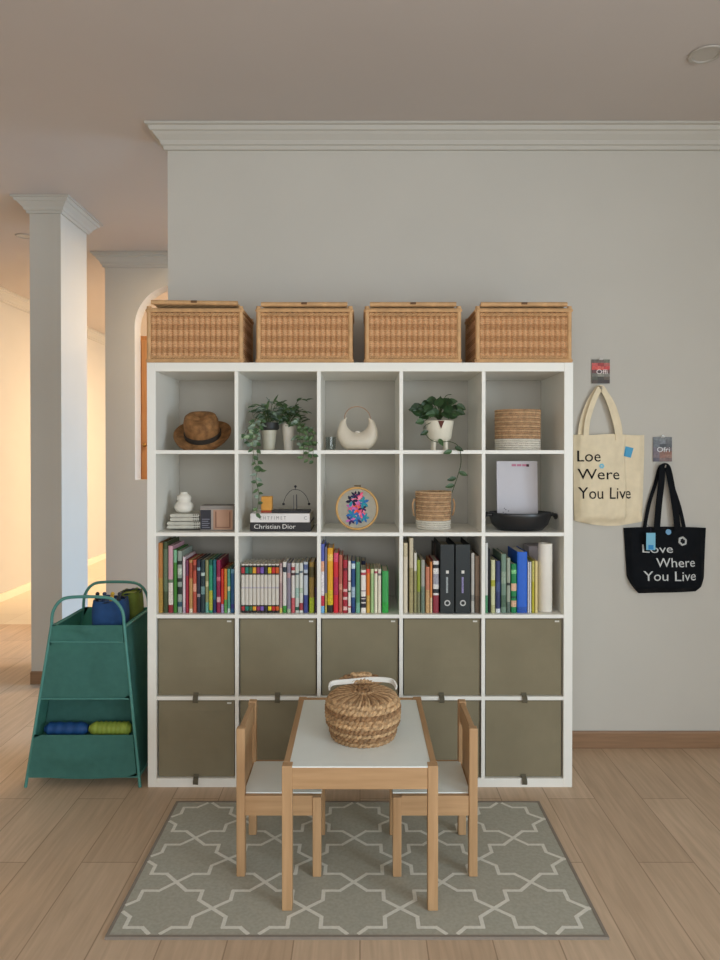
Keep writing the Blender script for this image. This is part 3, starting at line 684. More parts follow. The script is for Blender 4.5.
obj('handle', b, TAN[1], t, smooth=True)
xb = PX(517.5, 3.12)
round_basket('tan woven basket with white lower band, alone in its top-row compartment near the tote bags', (xb, 3.12, ROW1 + .0008), .100, .102, .178, .29)
# white menu folder + black tray
D = 3.16; x0, x1, z1 = PX(497.5, D), PX(538.5, D), PZ(460.5, D)
t = thing('booklet', 'large white booklet with pink print at its top, leaning behind the black tray', 'booklet', ((x0 + x1) / 2, D + .02, ROW2 + .001))
Mx = Matrix.Translation((0, D, ROW2 + .002)) @ Matrix.Rotation(-.07, 4, 'X')
obj('cover', box(B(), x0, x1, 0, .012, 0, z1 - ROW2 - .004, M4=Mx), M('#c6c2c6', .5, .015), t, bevel=.001)
b = B(); hh = z1 - ROW2
for i in range(3): box(b, x0 + .068 + i * .024, x0 + .088 + i * .024, -.0012, -.0004, hh - .028, hh - .018, M4=Mx)
obj('pink_print', b, M('#c07a90', .6), t)
obj('seal', lathe(B(), [(0, 0), (.007, 0), (.007, .0012), (0, .0012)], (0, 0, 0), 16).__class__ and box(B(), x0 + .135, x0 + .147, -.0014, -.0004, hh - .03, hh - .018, M4=Mx), M('#4a1c28', .6), t)
b = B()
for i in range(7): xx = x0 + .025 + (i * 37 % 5) * .006; zz = .03 + (i * 23 % 7) * .006; box(b, xx, xx + .004, -.0012, -.0004, zz + .02, zz + .024, M4=Mx)
obj('small_print', b, M('#3c3a40', .6), t)
D = 3.10; xc = PX(520, D); BKT = M('#1d1e20', .32, .05, spec=.5)
t = thing('oval_tray', 'shallow black bowl-shaped tray with loop handles in front of the white booklet', 'tray', (xc, D, ROW2 + .001))
A = .140; Bc = .10
pr = [(0, 0), (.70, 0), (.88, .024), (.98, .062), (1.0, .076), (.985, .078), (.955, .070), (.80, .032), (.60, .008), (0, .008)]
obj('bowl', lathe(B(), [(r * A, z) for r, z in pr], (xc, D, ROW2 + .001), 40, sy=Bc / A), BKT, t, smooth=True)
for s in (-1, 1):
    obj('handle', tube(B(), bez([(xc + s * A * .93, D - .03, ROW2 + .070), (xc + s * (A + .014), D - .026, ROW2 + .068), (xc + s * (A + .018), D, ROW2 + .052), (xc + s * (A + .014), D + .026, ROW2 + .068), (xc + s * A * .93, D + .03, ROW2 + .070)], 5), .0065, 8), BKT, t, smooth=True)

# ------------------------------------------------------------------ top row items
# straw hat
D = 3.14; xc = PX(204, D); z0 = ROW1 + .001; b = B()
t = thing('straw_hat', 'brown woven straw trilby hat with a dark band', 'hat', (xc, D, z0))
ST = M('#9a6e42', .8, .45, 45, .8, 160, second='#684726', name='straw'); n = 48
def hatv(r, z, k, a): return (xc + r * math.cos(a), D + r * 1.02 * math.sin(a), z0 + z + k)
rings = []
for r, z, up in ((.066, .026, 0), (.078, .016, .1), (.098, .010, .6), (.116, .012, 1.0), (.118, .014, 1.05), (.116, .0095, 1.0), (.098, .007, .6), (.078, .012, .1), (.064, .022, 0)):
    rings.append([b.verts.new(hatv(r, z, .022 * up * abs(math.cos(2 * PI * i / n)) ** 1.5 + .010 * up * (1 if math.sin(2 * PI * i / n) > 0 else 0) * abs(math.sin(2 * PI * i / n)) - (.004 * up if math.sin(2 * PI * i / n) < 0 else 0) * abs(math.sin(2 * PI * i / n)), 2 * PI * i / n)) for i in range(n)])
for p, q in zip(rings, rings[1:]):
    for i in range(n): b.faces.new([p[i], p[(i + 1) % n], q[(i + 1) % n], q[i]])
obj('brim', b, ST, t, smooth=True)
b = B(); rings = []
for r, z in ((.068, .018), (.071, .045), (.072, .070), (.070, .092), (.063, .110), (.050, .120), (.034, .119), (.016, .112), (.004, .110)):
    rings.append([b.verts.new(hatv(r, z + (.006 * math.cos(2 * 2 * PI * i / n) if z > .105 else 0), 0, 2 * PI * i / n)) for i in range(n)])
for p, q in zip(rings, rings[1:]):
    for i in range(n): b.faces.new([p[i], p[(i + 1) % n], q[(i + 1) % n], q[i]])
b.faces.new(rings[-1])
obj('crown', b, ST, t, smooth=True)
t.rotation_euler = (math.radians(33), 0, 0); t.scale = (1.08, 1.05, 1.02); t.location.z += .046; t.location.y -= .01
obj('hat_band', lathe(B(), [(.070, .021), (.0745, .022), (.0755, .042), (.072, .044)], (xc, D, z0), 40, sy=1.02), M('#2e2720', .7, .1), t, smooth=True)
# handbag
D = 3.12; t = thing('handbag', 'cream crescent-shaped leather handbag with a thin tan handle', 'handbag', (PX(357, D), D, ROW1 + .001))
LEA = M('#cfc4b0', .42, .03, 20, .1, 150)
ic = (PX(357.3, D), PZ(421, D)); ir = .050
b = B(); N = 30; rings = []
for i in range(N + 1):
    a = PI * .86 + (PI * 2.14 - PI * .86) * i / N
    pi_ = Vector((ic[0] + ir * math.cos(a), ic[1] + .048 * math.sin(a)))
    oc = (PX(357.5, D), ROW1 + .079); ox, oz = .092 * math.cos(a), max(-.074, .086 * math.sin(a))
    if a < PI or a > 2 * PI: ox *= 1 - .25 * abs(math.sin(a)) ; oz = .13 * abs(math.sin(a))
    po = Vector((oc[0] + ox, oc[1] + oz)); f = math.sin((a - PI * .86) / (PI * 1.28) * PI) ** .7 if 0 < i < N else 0
    T = .006 + .026 * f; ring = []
    for k in range(10):
        q = 2 * PI * k / 10; m = (1 - math.cos(q)) / 2; p = pi_.lerp(po, m * .999)
        ring.append(b.verts.new((p.x, D + T * math.sin(q) * (.8 + .4 * m), p.y)))
    rings.append(ring)
for p, q in zip(rings, rings[1:]):
    for k in range(10): b.faces.new([p[k], p[(k + 1) % 10], q[(k + 1) % 10], q[k]])
b.faces.new(rings[0]); b.faces.new(rings[-1][::-1])
mz = min(v.co.z for v in b.verts)
bmesh.ops.translate(b, verts=b.verts, vec=(0, 0, ROW1 + .0015 - mz))
obj('body', b, LEA, t, smooth=True)
hz_ = [(344.5, 419), (345.5, 413.5), (350, 408.5), (357, 406.6), (364, 408.5), (369, 413.5), (370.5, 419)]
obj('handle', ribbon(B(), bez([(PX(a, D), D, PZ(c, D)) for a, c in hz_], 5), .012, .004, (0, 1, 0)), M('#9a7a5e', .5, .1), t, smooth=True)
obj('clasp', lathe(B(), [(0, -.002), (.010, 0), (.012, .003), (.010, .006), (0, .008)], (ic[0], D - .002, ic[1] - .052), 20), M('#e8e2d6', .2), t, smooth=True)
# glass tumbler
xg = PX(331, 3.2); GL = M('#e8f0ee', .05, trans=1)
o = obj('glass_tumbler', lathe(B(), [(0, 0), (.021, 0), (.024, .06), (.022, .06), (.019, .006), (0, .006)], (xg, 3.2, ROW1 + .001), 24), GL, loc=(xg, 3.2, ROW1 + .001), smooth=True)
tag(o, 'small clear glass tumbler beside the cream handbag', 'glass')

# plants
LG = M('#3f5c36', .45, .3, 30, spec=.5); LD = M('#2c4426', .4, .3, 30); LS = M('#7f9180', .5, .35, 50); LT = M('#566e46', .5, .3, 30); LP = M('#9db08c', .5, .2, 40)
def stems(bm, root, n, spread, hmin, hmax, L, W, rr, mi_fn, leaves=3, yk=.6, lo=.2, fold=None, zmin=None, xlim=None):
    for i in range(n):
        a = random.uniform(0, 2 * PI); e = random.uniform(hmin, hmax); s = random.uniform(.3, 1) * spread
        tip = Vector((root[0] + s * math.cos(a), root[1] + yk * s * math.sin(a), root[2] + e))
        mid = Vector(root).lerp(tip, .5) + Vector((0, 0, max(.02, e * .45)))
        pth = bez([root, mid, tip], 4); tube(bm, pth, rr, 4, mi=0)
        for k in range(leaves):
            f = lo + (1 - lo) * (k + 1) / leaves; p = pth[min(len(pth) - 1, int(f * (len(pth) - 1)))]
            d = Vector((math.cos(a + random.uniform(-1.2, 1.2)), yk * math.sin(a + random.uniform(-1.2, 1.2)) - .15, random.uniform(-.35, .6)))
            if zmin is not None and p.z + d.z * L < zmin: d.z = .2
            if xlim and not (xlim[0] < p.x + d.normalized().x * L < xlim[1]): d.x *= -.6
            leaf(bm, p, d, (0, -.4, 1), L * random.uniform(.7, 1.15), W * random.uniform(.7, 1.15), random.uniform(.05, .4), mi_fn())
def vine(bm, path, rr, L, W, every, mi_fn, n=6, side=True):
    pts = bez(path, n); tube(bm, pts, rr, 4, mi=0)
    for i in range(1, len(pts), every):
        s = 1 if (i // every) % 2 else -1
        leaf(bm, pts[i], (s * random.uniform(.5, 1), random.uniform(-.5, -.1), random.uniform(-.7, .3)), (0, -1, .4), L * random.uniform(.7, 1.1), W * random.uniform(.7, 1.1), .2, mi_fn())
random.seed(11)
mats = [M('#4f5c34', .6), LS, LG, LT, LP]
# plant in left pot, trailing far down
D = 3.12; xp = PX(269, D); c = (xp, D, ROW1 + .001)
t = thing('potted_plant', 'silvery trailing plant in a dark-rimmed pot, long vine hanging over the shelf edge', 'plant', c)
obj('pot', lathe(B(), [(0, 0), (.026, 0), (.034, .09), (.034, .105), (.030, .105), (.029, .09), (0, .088)], c, 28), M('#b9b4a0', .4, .08), t, smooth=True)
obj('pot_rim', lathe(B(), [(.0345, .088), (.045, .094), (.046, .122), (.036, .122), (.0345, .106)], c, 28), M('#22231f', .5), t, smooth=True)
obj('soil', lathe(B(), [(0, .106), (.029, .1055), (.029, .1065), (0, .112)], c, 20), M('#2a1f18', .95, .3, 60, .5), t, smooth=True)
b = B(); xl = (CX[1] + .004, CX[1] + CELL - .01)
stems(b, (xp, D, ROW1 + .108), 22, .085, .01, .10, .040, .022, .0012, lambda: random.choice([1, 1, 2, 3]), 4, xlim=(CX[1] + .004, .1))
for k in range(5):   # drooping side stems, left
    e = random.uniform(.05, .11); xx = CX[1] + .012 + k * .013
    vine(b, [(xp - .02, D, ROW1 + .11), (xp - .05, D - .03, ROW1 + .14 - k * .01), (xx, D - .05, ROW1 + .07), (xx + .004, D - .05, ROW1 + .02)], .001, .034, .018, 3, lambda: random.choice([1, 4, 2]))
obj('foliage', b, mats, t)
b = B(); vy = SY0 - .012
vine(b, [(xp - .02, D - .01, ROW1 + .108), (PX(262, 3.05), D - .08, ROW1 + .13), (PX(257, vy), vy, ROW1 + .04), (PX(258, vy), vy, ROW1 - .06), (PX(256, vy), vy, PZ(480, vy)), (PX(259, vy), vy, PZ(495, vy)), (PX(256, vy), vy, PZ(515, vy))], .0014, .028, .018, 2, lambda: random.choice([2, 2, 3, 1]), n=8)
vine(b, [(xp - .02, D - .01, ROW1 + .108), (PX(258, 3.05), D - .09, ROW1 + .12), (PX(253, vy), vy - .005, ROW1 + .05), (PX(255, vy), vy - .004, PZ(462, vy)), (PX(262, vy), vy - .004, PZ(472, vy))], .0012, .026, .016, 2, lambda: random.choice([2, 3, 1]), n=7)
obj('hanging_vine', b, mats, t)
# plant in right pot
xp = PX(288, D); c = (xp, D + .02, ROW1 + .001)
t = thing('potted_plant', 'bushy trailing plant in a white cone pot beside the dark-rimmed pot', 'plant', c)
obj('pot', lathe(B(), [(0, 0), (.020, 0), (.022, .03), (.030, .118), (.028, .120), (.026, .108), (0, .106)], c, 28), M('#dcd6c8', .4), t, smooth=True)
obj('soil', lathe(B(), [(0, .1065), (.0255, .1085), (.020, .118), (0, .122)], c, 20), M('#4a281c', .95, .3, 60, .5), t, smooth=True)
b = B()
stems(b, (xp, D + .02, ROW1 + .118), 24, .10, .0, .11, .036, .024, .0012, lambda: random.choice([2, 3, 2, 1]), 4, xlim=(-.6, CX[1] + CELL - .004))
for k in range(7):
    xx = PX(297 + k * 2.7, 3.05)
    vine(b, [(xp + .015, D, ROW1 + .118), (xp + .04, D - .04, ROW1 + .13), (xx, D - .07, ROW1 + .07), (xx + .002, D - .08, ROW1 + .018)], .001, .030, .018, 3, lambda: random.choice([1, 2, 3]))
obj('foliage', b, mats, t)
b = B()
for k in range(3):
    vine(b, [(xp + .02, D, ROW1 + .118), (PX(303 + 4 * k, 3.02), 3.02, ROW1 + .09), (PX(304 + 4.5 * k, vy), vy, ROW1 + .02), (PX(303 + 5 * k, vy), vy, PZ(459 + 2 * k, vy))], .001, .026, .017, 2, lambda: random.choice([2, 3]), n=6)
obj('hanging_vine', b, mats, t)
# dark green plant in cream pot
D = 3.12; xp = PX(439.5, D); c = (xp, D, ROW1 + .001)
t = thing('potted_plant', 'dark green broad-leaved plant in a cream footed pot, one stem trailing down', 'plant', c)
pc = M('#e0d9c6', .4, .04, 20)
obj('pot', lathe(B(), [(0, .040), (.040, .040), (.052, .052), (.063, .128), (.060, .131), (.056, .118), (0, .114)], c, 36), pc, t, smooth=True)
for k in range(4):
    a = PI / 4 + k * PI / 2; obj('foot', tube(B(), [(c[0] + .038 * math.cos(a), c[1] + .038 * math.sin(a), ROW1 + .001), (c[0] + .036 * math.cos(a), c[1] + .036 * math.sin(a), ROW1 + .046)], .0085, 10), pc, t, smooth=True)
obj('soil', lathe(B(), [(0, .1145), (.0555, .1185), (.050, .128), (0, .138)], c, 28), M('#4a2a1e', .95, .3, 60, .5), t, smooth=True)
obj('pot_bow', prism(B(), [(xp - .014, ROW1 + .129), (xp + .014, ROW1 + .129), (xp, ROW1 + .094)], D - .064, D - .060), M('#5a2a1c', .7), t)
mats2 = [M('#3a4a26', .6), LD, LG, LT]
b = B(); root = (xp, D, ROW1 + .132)
for dx, dz, L, W in ((-.10, .085, .062, .034), (-.085, .06, .06, .034), (-.105, .03, .05, .028), (-.06, .10, .05, .03), (-.02, .105, .06, .036), (.01, .11, .055, .036), (.035, .085, .055, .035), (.07, .075, .055, .03), (.095, .088, .05, .026), (-.04, .06, .06, .04), (0, .07, .06, .04), (.03, .05, .055, .034), (-.03, .035, .05, .03), (.06, .045, .045, .026), (-.09, -.005, .042, .026), (-.06, .03, .05, .03), (.05, .02, .04, .024), (-.01, .03, .05, .03), (.02, .10, .05, .034), (-.05, .08, .055, .034), (-.11, .06, .055, .03), (.085, .05, .045, .026), (.045, .10, .05, .03), (-.07, .045, .05, .032), (.015, .045, .05, .034), (-.02, .08, .055, .036)):
    yy = random.uniform(-.06, .03); tip = Vector((xp + dx * .8, D + yy, root[2] + dz * .8))
    tube(b, bez([root, (xp + dx * .3, D + yy * .5, root[2] + max(.02, dz * .6)), tip], 4), .0016, 4)
    leaf(b, tip, (dx * 1.2 + random.uniform(-.04, .04), -.03, random.uniform(-.05, .04)), (random.uniform(-.4, .4), -1, .45), L * .95, W * 1.25, .2, random.choice([1, 1, 2]))
tube(b, bez([root, (xp + .02, D - .02, root[2] + .10), (xp + .05, D - .02, root[2] + .115)], 5), .0016, 4)
obj('foliage', b, mats2, t)
b = B(); vy = SY0 - .01
pth = [(xp - .03, D - .03, ROW1 + .128), (PX(424, 3.05), 3.05, ROW1 + .10), (PX(428, 3.02), 3.02, ROW1 + .055), (PX(437, 3.0), 3.0, ROW1 + .035), (PX(450, vy), vy, ROW1 + .036), (PX(459, vy), vy, ROW1 + .012), (PX(461, vy), vy, PZ(462, vy)), (PX(458, vy), vy, PZ(475, vy)), (PX(454, vy), vy, PZ(487, vy)), (PX(452, vy), vy, PZ(493, vy))]
tube(b, bez(pth, 6), .0017, 5)
for px_, py_, dx in ((439, 439, .1), (452, 451, -.8), (455, 447, .4), (459, 472, .5), (456, 478, -.9), (454, 485, -.9), (428, 431, -.4)):
    leaf(b, (PX(px_, vy), vy, PZ(py_, vy)), (dx, -.15, -.2), (0, -1, .3), .040, .022, .1, random.choice([1, 2]))
obj('hanging_vine', b, mats2, t)

# ------------------------------------------------------------------ table, chairs, rug
RZ = .008
struct_dummy = None
b = B(); rx0, rx1, ry0, ry1 = -.752, .734, DR(937), DR(801)
box(b, rx0 + .002, rx1 - .002, ry0 + .002, ry1 - .002, .0006, RZ, 0)
SK = 0
def strip(p, q, w):
    # clip to the rug
    d = q - p; t0, t1 = 0.0, 1.0; m = .016
    for ax, lo, hi in ((0, rx0 + m, rx1 - m), (1, ry0 + m, ry1 - m)):
        if abs(d[ax]) < 1e-9:
            if not (lo <= p[ax] <= hi): return
            continue
        a, c = (lo - p[ax]) / d[ax], (hi - p[ax]) / d[ax]
        if a > c: a, c = c, a
        t0, t1 = max(t0, a), min(t1, c)
    if t1 - t0 < 1e-4: return
    p, q = p + d * t0, p + d * t1; u = (q - p).normalized(); n = Vector((-u.y, u.x)) * w / 2; e = u * w * .35
    global SK
    SK = (SK + 1) % 23; zz = RZ + .0004 + SK * .00003
    vs = [(p - e - n), (q + e - n), (q + e + n), (p - e + n)]
    b.faces.new([b.verts.new((v.x, v.y, zz)) for v in vs]).material_index = 1
hx, hy = .1472, (DR(858.5) - DR(908)) / 2; W_ = .0125
q1 = [(0, 1), (.33, .60), (.66, .60), (.60, .30), (1, 0)]
q1 = [(0, 1), (.30, .66), (.66, .66), (.66, .30), (1, 0)]
for i in range(-1, 6):
    for j in range(-1, 4):
        cx, cy = -.61 + i * 2 * hx, DR(858.5) + (j - 1) * 2 * hy
        for sx in (-1, 1):
            for sy in (-1, 1):
                pl = [Vector((cx + sx * a * hx, cy + sy * c * hy)) for a, c in q1]
                for p, q in zip(pl, pl[1:]): strip(p, q, W_)
for x0, x1, y0, y1 in ((rx0, rx1, ry0, ry0 + .010), (rx0, rx1, ry1 - .010, ry1), (rx0, rx0 + .010, ry0 + .0101, ry1 - .0101), (rx1 - .010, rx1, ry0 + .0101, ry1 - .0101)):
    box(b, x0, x1, y0, y1, .0005, RZ + .0012, 2)
rug = obj('rug', b, [M('#aeab9c', .95, .08, 90, .5, 500, spec=.1), M('#e2dfd2', .95, .06, 90, .4, 500, spec=.1), M('#8a8074', .95, .05, 60)], loc=(0, 2.47, 0))
tag(rug, 'grey-taupe flat rug with an off-white star lattice pattern, under the small table', 'rug')
WHP = M('#eaf0ea', .35, .01, name='white_board')
ZR = RZ + .0014
# table
tx0, tx1, ty0, ty1, th = -.243, .243, DR(911), DR(911) + .62, .462
t = thing('kids_table', 'low child-size birch table with a white top on the rug', 'table', (0, 2.49, ZR))
for x in (tx0, tx1 - .032):
    for y in (ty0, ty1 - .032): obj('leg', box(B(), x, x + .032, y, y + .032, ZR, th), BIRCH['z'], t, bevel=.002)
obj('apron', box(B(), tx0 + .032, tx1 - .032, ty0 + .003, ty0 + .020, th - .074, th - .006), BIRCH['x'], t, bevel=.001)
obj('apron', box(B(), tx0 + .032, tx1 - .032, ty1 - .020, ty1 - .003, th - .074, th - .002), BIRCH['x'], t, bevel=.001)
obj('side_rail', box(B(), tx0 + .003, tx0 + .022, ty0 + .032, ty1 - .032, th - .074, th), BIRCH['y'], t, bevel=.001)
obj('side_rail', box(B(), tx1 - .022, tx1 - .003, ty0 + .032, ty1 - .032, th - .074, th), BIRCH['y'], t, bevel=.001)
b = B(); box(b, tx0 + .0222, tx1 - .0222, ty0 + .0322, ty1 - .0322, th - .006, th - .002); box(b, tx0 + .0322, tx1 - .0322, ty0 + .002, ty0 + .0322, th - .0058, th - .0021); obj('tabletop', b, WHP, t)
# chairs
def chair(label, x, y, rz):
    t = thing('kids_chair', label, 'chair', (x, y, ZR), rz, 'child-size birch chairs at the low table')
    D2, Wd, L = .285, .285, .029; hx_, hy_ = D2 / 2, Wd / 2       # faces +x
    for sy in (-1, 1):
        y0 = sy * hy_ - (L if sy > 0 else 0)
        obj('back_leg', box(B(), -hx_, -hx_ + L, y0, y0 + L, 0, .500), BIRCH['z'], t, bevel=.003, local=True)
        obj('front_leg', box(B(), hx_ - L, hx_, y0, y0 + L, 0, .268), BIRCH['z'], t, bevel=.002, local=True)
        ya = y0 + .004 if sy < 0 else y0 + L - .022
        obj('apron', box(B(), -hx_ + L, hx_ - L, ya, ya + .018, .205, .272), BIRCH['x'], t, bevel=.001, local=True)
    for xx in (-hx_ + .004, hx_ - .022): obj('apron', box(B(), xx, xx + .018, -hy_ + L, hy_ - L, .205, .270), BIRCH['y'], t, bevel=.001, local=True)
    b = B(); box(b, -hx_ + .0225, hx_ - .0002, -hy_ + .0225, hy_ - .0225, .2705, .275); obj('seat', b, WHP, t, bevel=.0008, local=True)
    obj('back_rail', box(B(), -hx_ + .006, -hx_ + .024, -hy_ + L, hy_ - L, .425, .497), BIRCH['y'], t, bevel=.002, local=True)
    obj('back_slat', box(B(), -hx_ + .009, -hx_ + .019, -.085, .085, .272, .425), BIRCH['z'], t, bevel=.001, local=True)
    return t
chair('small birch chair with white seat at the table side nearest the teal trolley', -.273, DR(877) + .1425, 0)
chair('small birch chair with white seat at the table side nearest the tote bags', .253, DR(877) + .1425, PI)

# hyacinth basket on the table
c = (.010, 2.405, th - .0009); t = thing('lidded_basket', 'round braided water-hyacinth basket with white-edged lid, on the small table', 'basket', c)
HY = [M('#a88660', .75, .4, 90, .4, 150), M('#8c6a48', .75, .4, 90, .4, 150), M('#b8966e', .75, .4, 90, .4, 150)]
b = B()
for k in range(3): twist(b, c, [.102, .107, .109][k], .009 + k * .0155, .0076, .030, k % 3, ph=k * 2, seg=8)
obj('base_rows', b, HY, t, smooth=True)
b = B()
for k in range(5): twist(b, c, [.117, .119, .120, .120, .118][k], .056 + k * .0152, .0080, .030, (k + 1) % 3, ph=k * 1.7, seg=8)
twist(b, c, .110, .130, .0078, .026, 2, seg=8)
obj('woven_side', b, HY, t, smooth=True)
obj('inner', lathe(B(), [(0, .002), (.098, .002), (.108, .05), (.110, .122), (.0, .132)], c, 32), M('#5a402a', .9), t, smooth=True)
b = B()      # lid of strands running from the rim to the middle
for k in range(64):
    a = 2 * PI * (k + .5) / 64; a2 = a + .03
    pts = [(c[0] + r * math.cos(a + (a2 - a) * q), c[1] + r * math.sin(a + (a2 - a) * q), c[2] + z) for q, (r, z) in enumerate(((.113, .130), (.108, .139), (.094, .145), (.070, .148), (.034, .150)))]
    tube(b, pts, [.0055, .0062, .0055, .0042, .0028], 5, mi=(k * 5) % 3)
for k in range(2): twist(b, c, .030 - .016 * k, .150 + .003 * k, .006, .02, k, seg=6)
obj('lid', b, HY, t, smooth=True)
b = B()   # white edging standing along the back of the lid
pts = bez([(c[0] - .118, c[1] + .040, c[2] + .148), (c[0] - .108, c[1] + .066, c[2] + .158), (c[0] - .05, c[1] + .080, c[2] + .160), (c[0] + .03, c[1] + .084, c[2] + .166), (c[0] + .100, c[1] + .074, c[2] + .164), (c[0] + .118, c[1] + .044, c[2] + .150)], 6)
ribbon(b, pts, .017, .005, (0, 0, 1)); obj('white_edging', b, M('#e4e1d8', .7, .03), t, smooth=True)
b = B()
for k in range(3): twist(b, (c[0] - .006, c[1] + .100, c[2]), [.070, .056, .030][k], .158 + .009 * k, .0068, .026, k % 3, ph=k, sy=.22, seg=7)
obj('lid_knob', b, HY, t, smooth=True)

# ------------------------------------------------------------------ teal trolley
TL = M('#4f8a80', .4, .05, 20); TF = M('#5d978c', .85, .06, 30, .35, 500, spec=.15); TFD = M('#558a81', .85, .06, 30, .3, 500, spec=.1)
FY, BY = 2.985, 3.33
# frame profile (front plane): left foot, right foot, up to a rounded hoop
def hoop(y, lean=0):
    fl, fr = (-1.432, 0), (-.942, 0); sl, sr_ = (-1.318, .70), (-1.008, .70)
    pts = [(fl[0], y, .004), (sl[0], y + lean, .70), (sl[0] + .006, y + lean, .755), (sl[0] + .035, y + lean, .800), (sl[0] + .085, y + lean, .818), (sr_[0] - .085, y + lean, .818), (sr_[0] - .035, y + lean, .800), (sr_[0] - .006, y + lean, .755), (sr_[0], y + lean, .70), (fr[0], y, .004)]
    return [Vector(pts[0])] + bez(pts[1:-1], 5) + [Vector(pts[-1])]
t = thing('storage_trolley', 'teal metal and mesh fabric A-frame storage rack beside the shelf', 'storage rack', (-1.18, 3.15, 0))
for y in (FY, BY): obj('hoop_frame', tube(B(), hoop(y), .0070, 8), TL, t, smooth=True)
def fx(z): return -1.432 + .114 * z / .70, -.942 - .066 * z / .70
b = B()
for z in (.05, .69):
    l, r = fx(z)
    for x in (l, r): tube(b, [(x, FY, z), (x, BY, z)], .006, 6)
l, r = fx(.05); tube(b, [(l, FY, .05), (r, FY, .05)], .006, 6); tube(b, [(l, BY, .05), (r, BY, .05)], .006, 6)
obj('cross_bar', b, TL, t, smooth=True)
def panel(z0, z1, y, th_=.003, sag=.006, n=14, inset=.006, edge_sag=0):
    b = B(); g = []
    for j in range(n + 1):
        z = z0 + (z1 - z0) * j / n; l, r = fx(z); l += inset; r -= inset; g.append([])
        for i in range(n + 1):
            u = i / n; v = j / n; w = math.sin(PI * u) * math.sin(PI * v)
            zz = z - edge_sag * math.sin(PI * u) * (1 - v)
            g[-1].append(b.verts.new((l + (r - l) * u, y + sag * w * noise.noise(Vector((u * 3, v * 2 + z0 * 9, 1))) * 2 + sag * .4 * w, zz)))
    for j in range(n):
        for i in range(n): b.faces.new([g[j][i], g[j][i + 1], g[j + 1][i + 1], g[j + 1][i]])
    bmesh.ops.solidify(b, geom=b.faces[:], thickness=th_); return b
obj('upper_panel', panel(.385, .628, FY - .004), TF, t, smooth=True)
obj('top_band', panel(.628, .70, FY - .007, sag=.010), TF, t, smooth=True)
obj('lower_pocket', panel(.055, .232, FY - .010, sag=-.012, edge_sag=.012), TF, t, smooth=True)
obj('pocket_back', panel(.232, .385, FY + .09, sag=.004), TFD, t, smooth=True)
obj('back_panel', panel(.055, .70, BY, sag=.004), TF, t, smooth=True)
for s in (0, 1):
    b = B(); g = []
    for j in range(11):
        z = .055 + .645 * j / 10; x = fx(z)[s]; g.append([b.verts.new((x + (-.003 if s else .003) * math.sin(PI * i / 8) + (.004 * noise.noise(Vector((i * .5, j * .5, s))) * math.sin(PI * i / 8)), FY + (BY - FY) * i / 8, z)) for i in range(9)])
    for j in range(10):
        for i in range(8): b.faces.new([g[j][i], g[j][i + 1], g[j + 1][i + 1], g[j + 1][i]])
    bmesh.ops.solidify(b, geom=b.faces[:], thickness=.003)
    obj('side_panel', b, TF, t, smooth=True)
for z, nm in ((.60, 'tray'), (.208, 'pocket_shelf'), (.06, 'bottom')):
    l, r = fx(z); obj(nm, box(B(), l + .01, r - .01, FY + .012, BY - .012, z - .004, z), TFD, t)
b = B()
for z in (.628, .385): l, r = fx(z); tube(b, [(l + .008, FY - .008, z), (r - .008, FY - .008, z)], .0035, 6)
obj('seam', b, TFD, t, smooth=True)
# objects in the lower pocket
def roll(x0, x1, z, y, r, col, label, name, ribs):
    t = thing(name, label, 'foam toy', ((x0 + x1) / 2, y, z - r), group='rolled things in the trolley pocket')
    b = B(); N = 40; pts = []; rr = []
    for i in range(N + 1):
        u = i / N; pts.append((x0 + (x1 - x0) * u, y, z)); e = min(u, 1 - u)
        rr.append(r * min(1, .55 + e * 5) * (1 + (.06 * math.sin(u * ribs * 2 * PI)))) 
    tube(b, pts, rr, 14); obj('body', b, M(col, .6, .15, 30), t, smooth=True)
    obj('end_cap', tube(B(), [(x0 - .003, y, z), (x0 + .001, y, z)], r * .5, 12), M(col, .7), t, smooth=True)
roll(PX(42, 3.0), PX(84.5, 3.0), .2090 + .028, 3.030, .028, '#16457a', 'rolled blue cloth showing in the trolley pocket opening', 'rolled_cloth', 4)
roll(PX(87, 3.0), PX(128.5, 3.0), .2090 + .029, 3.030, .029, '#8a9a3a', 'ribbed yellow-green roll beside the blue one in the trolley pocket opening', 'foam_roll', 9)
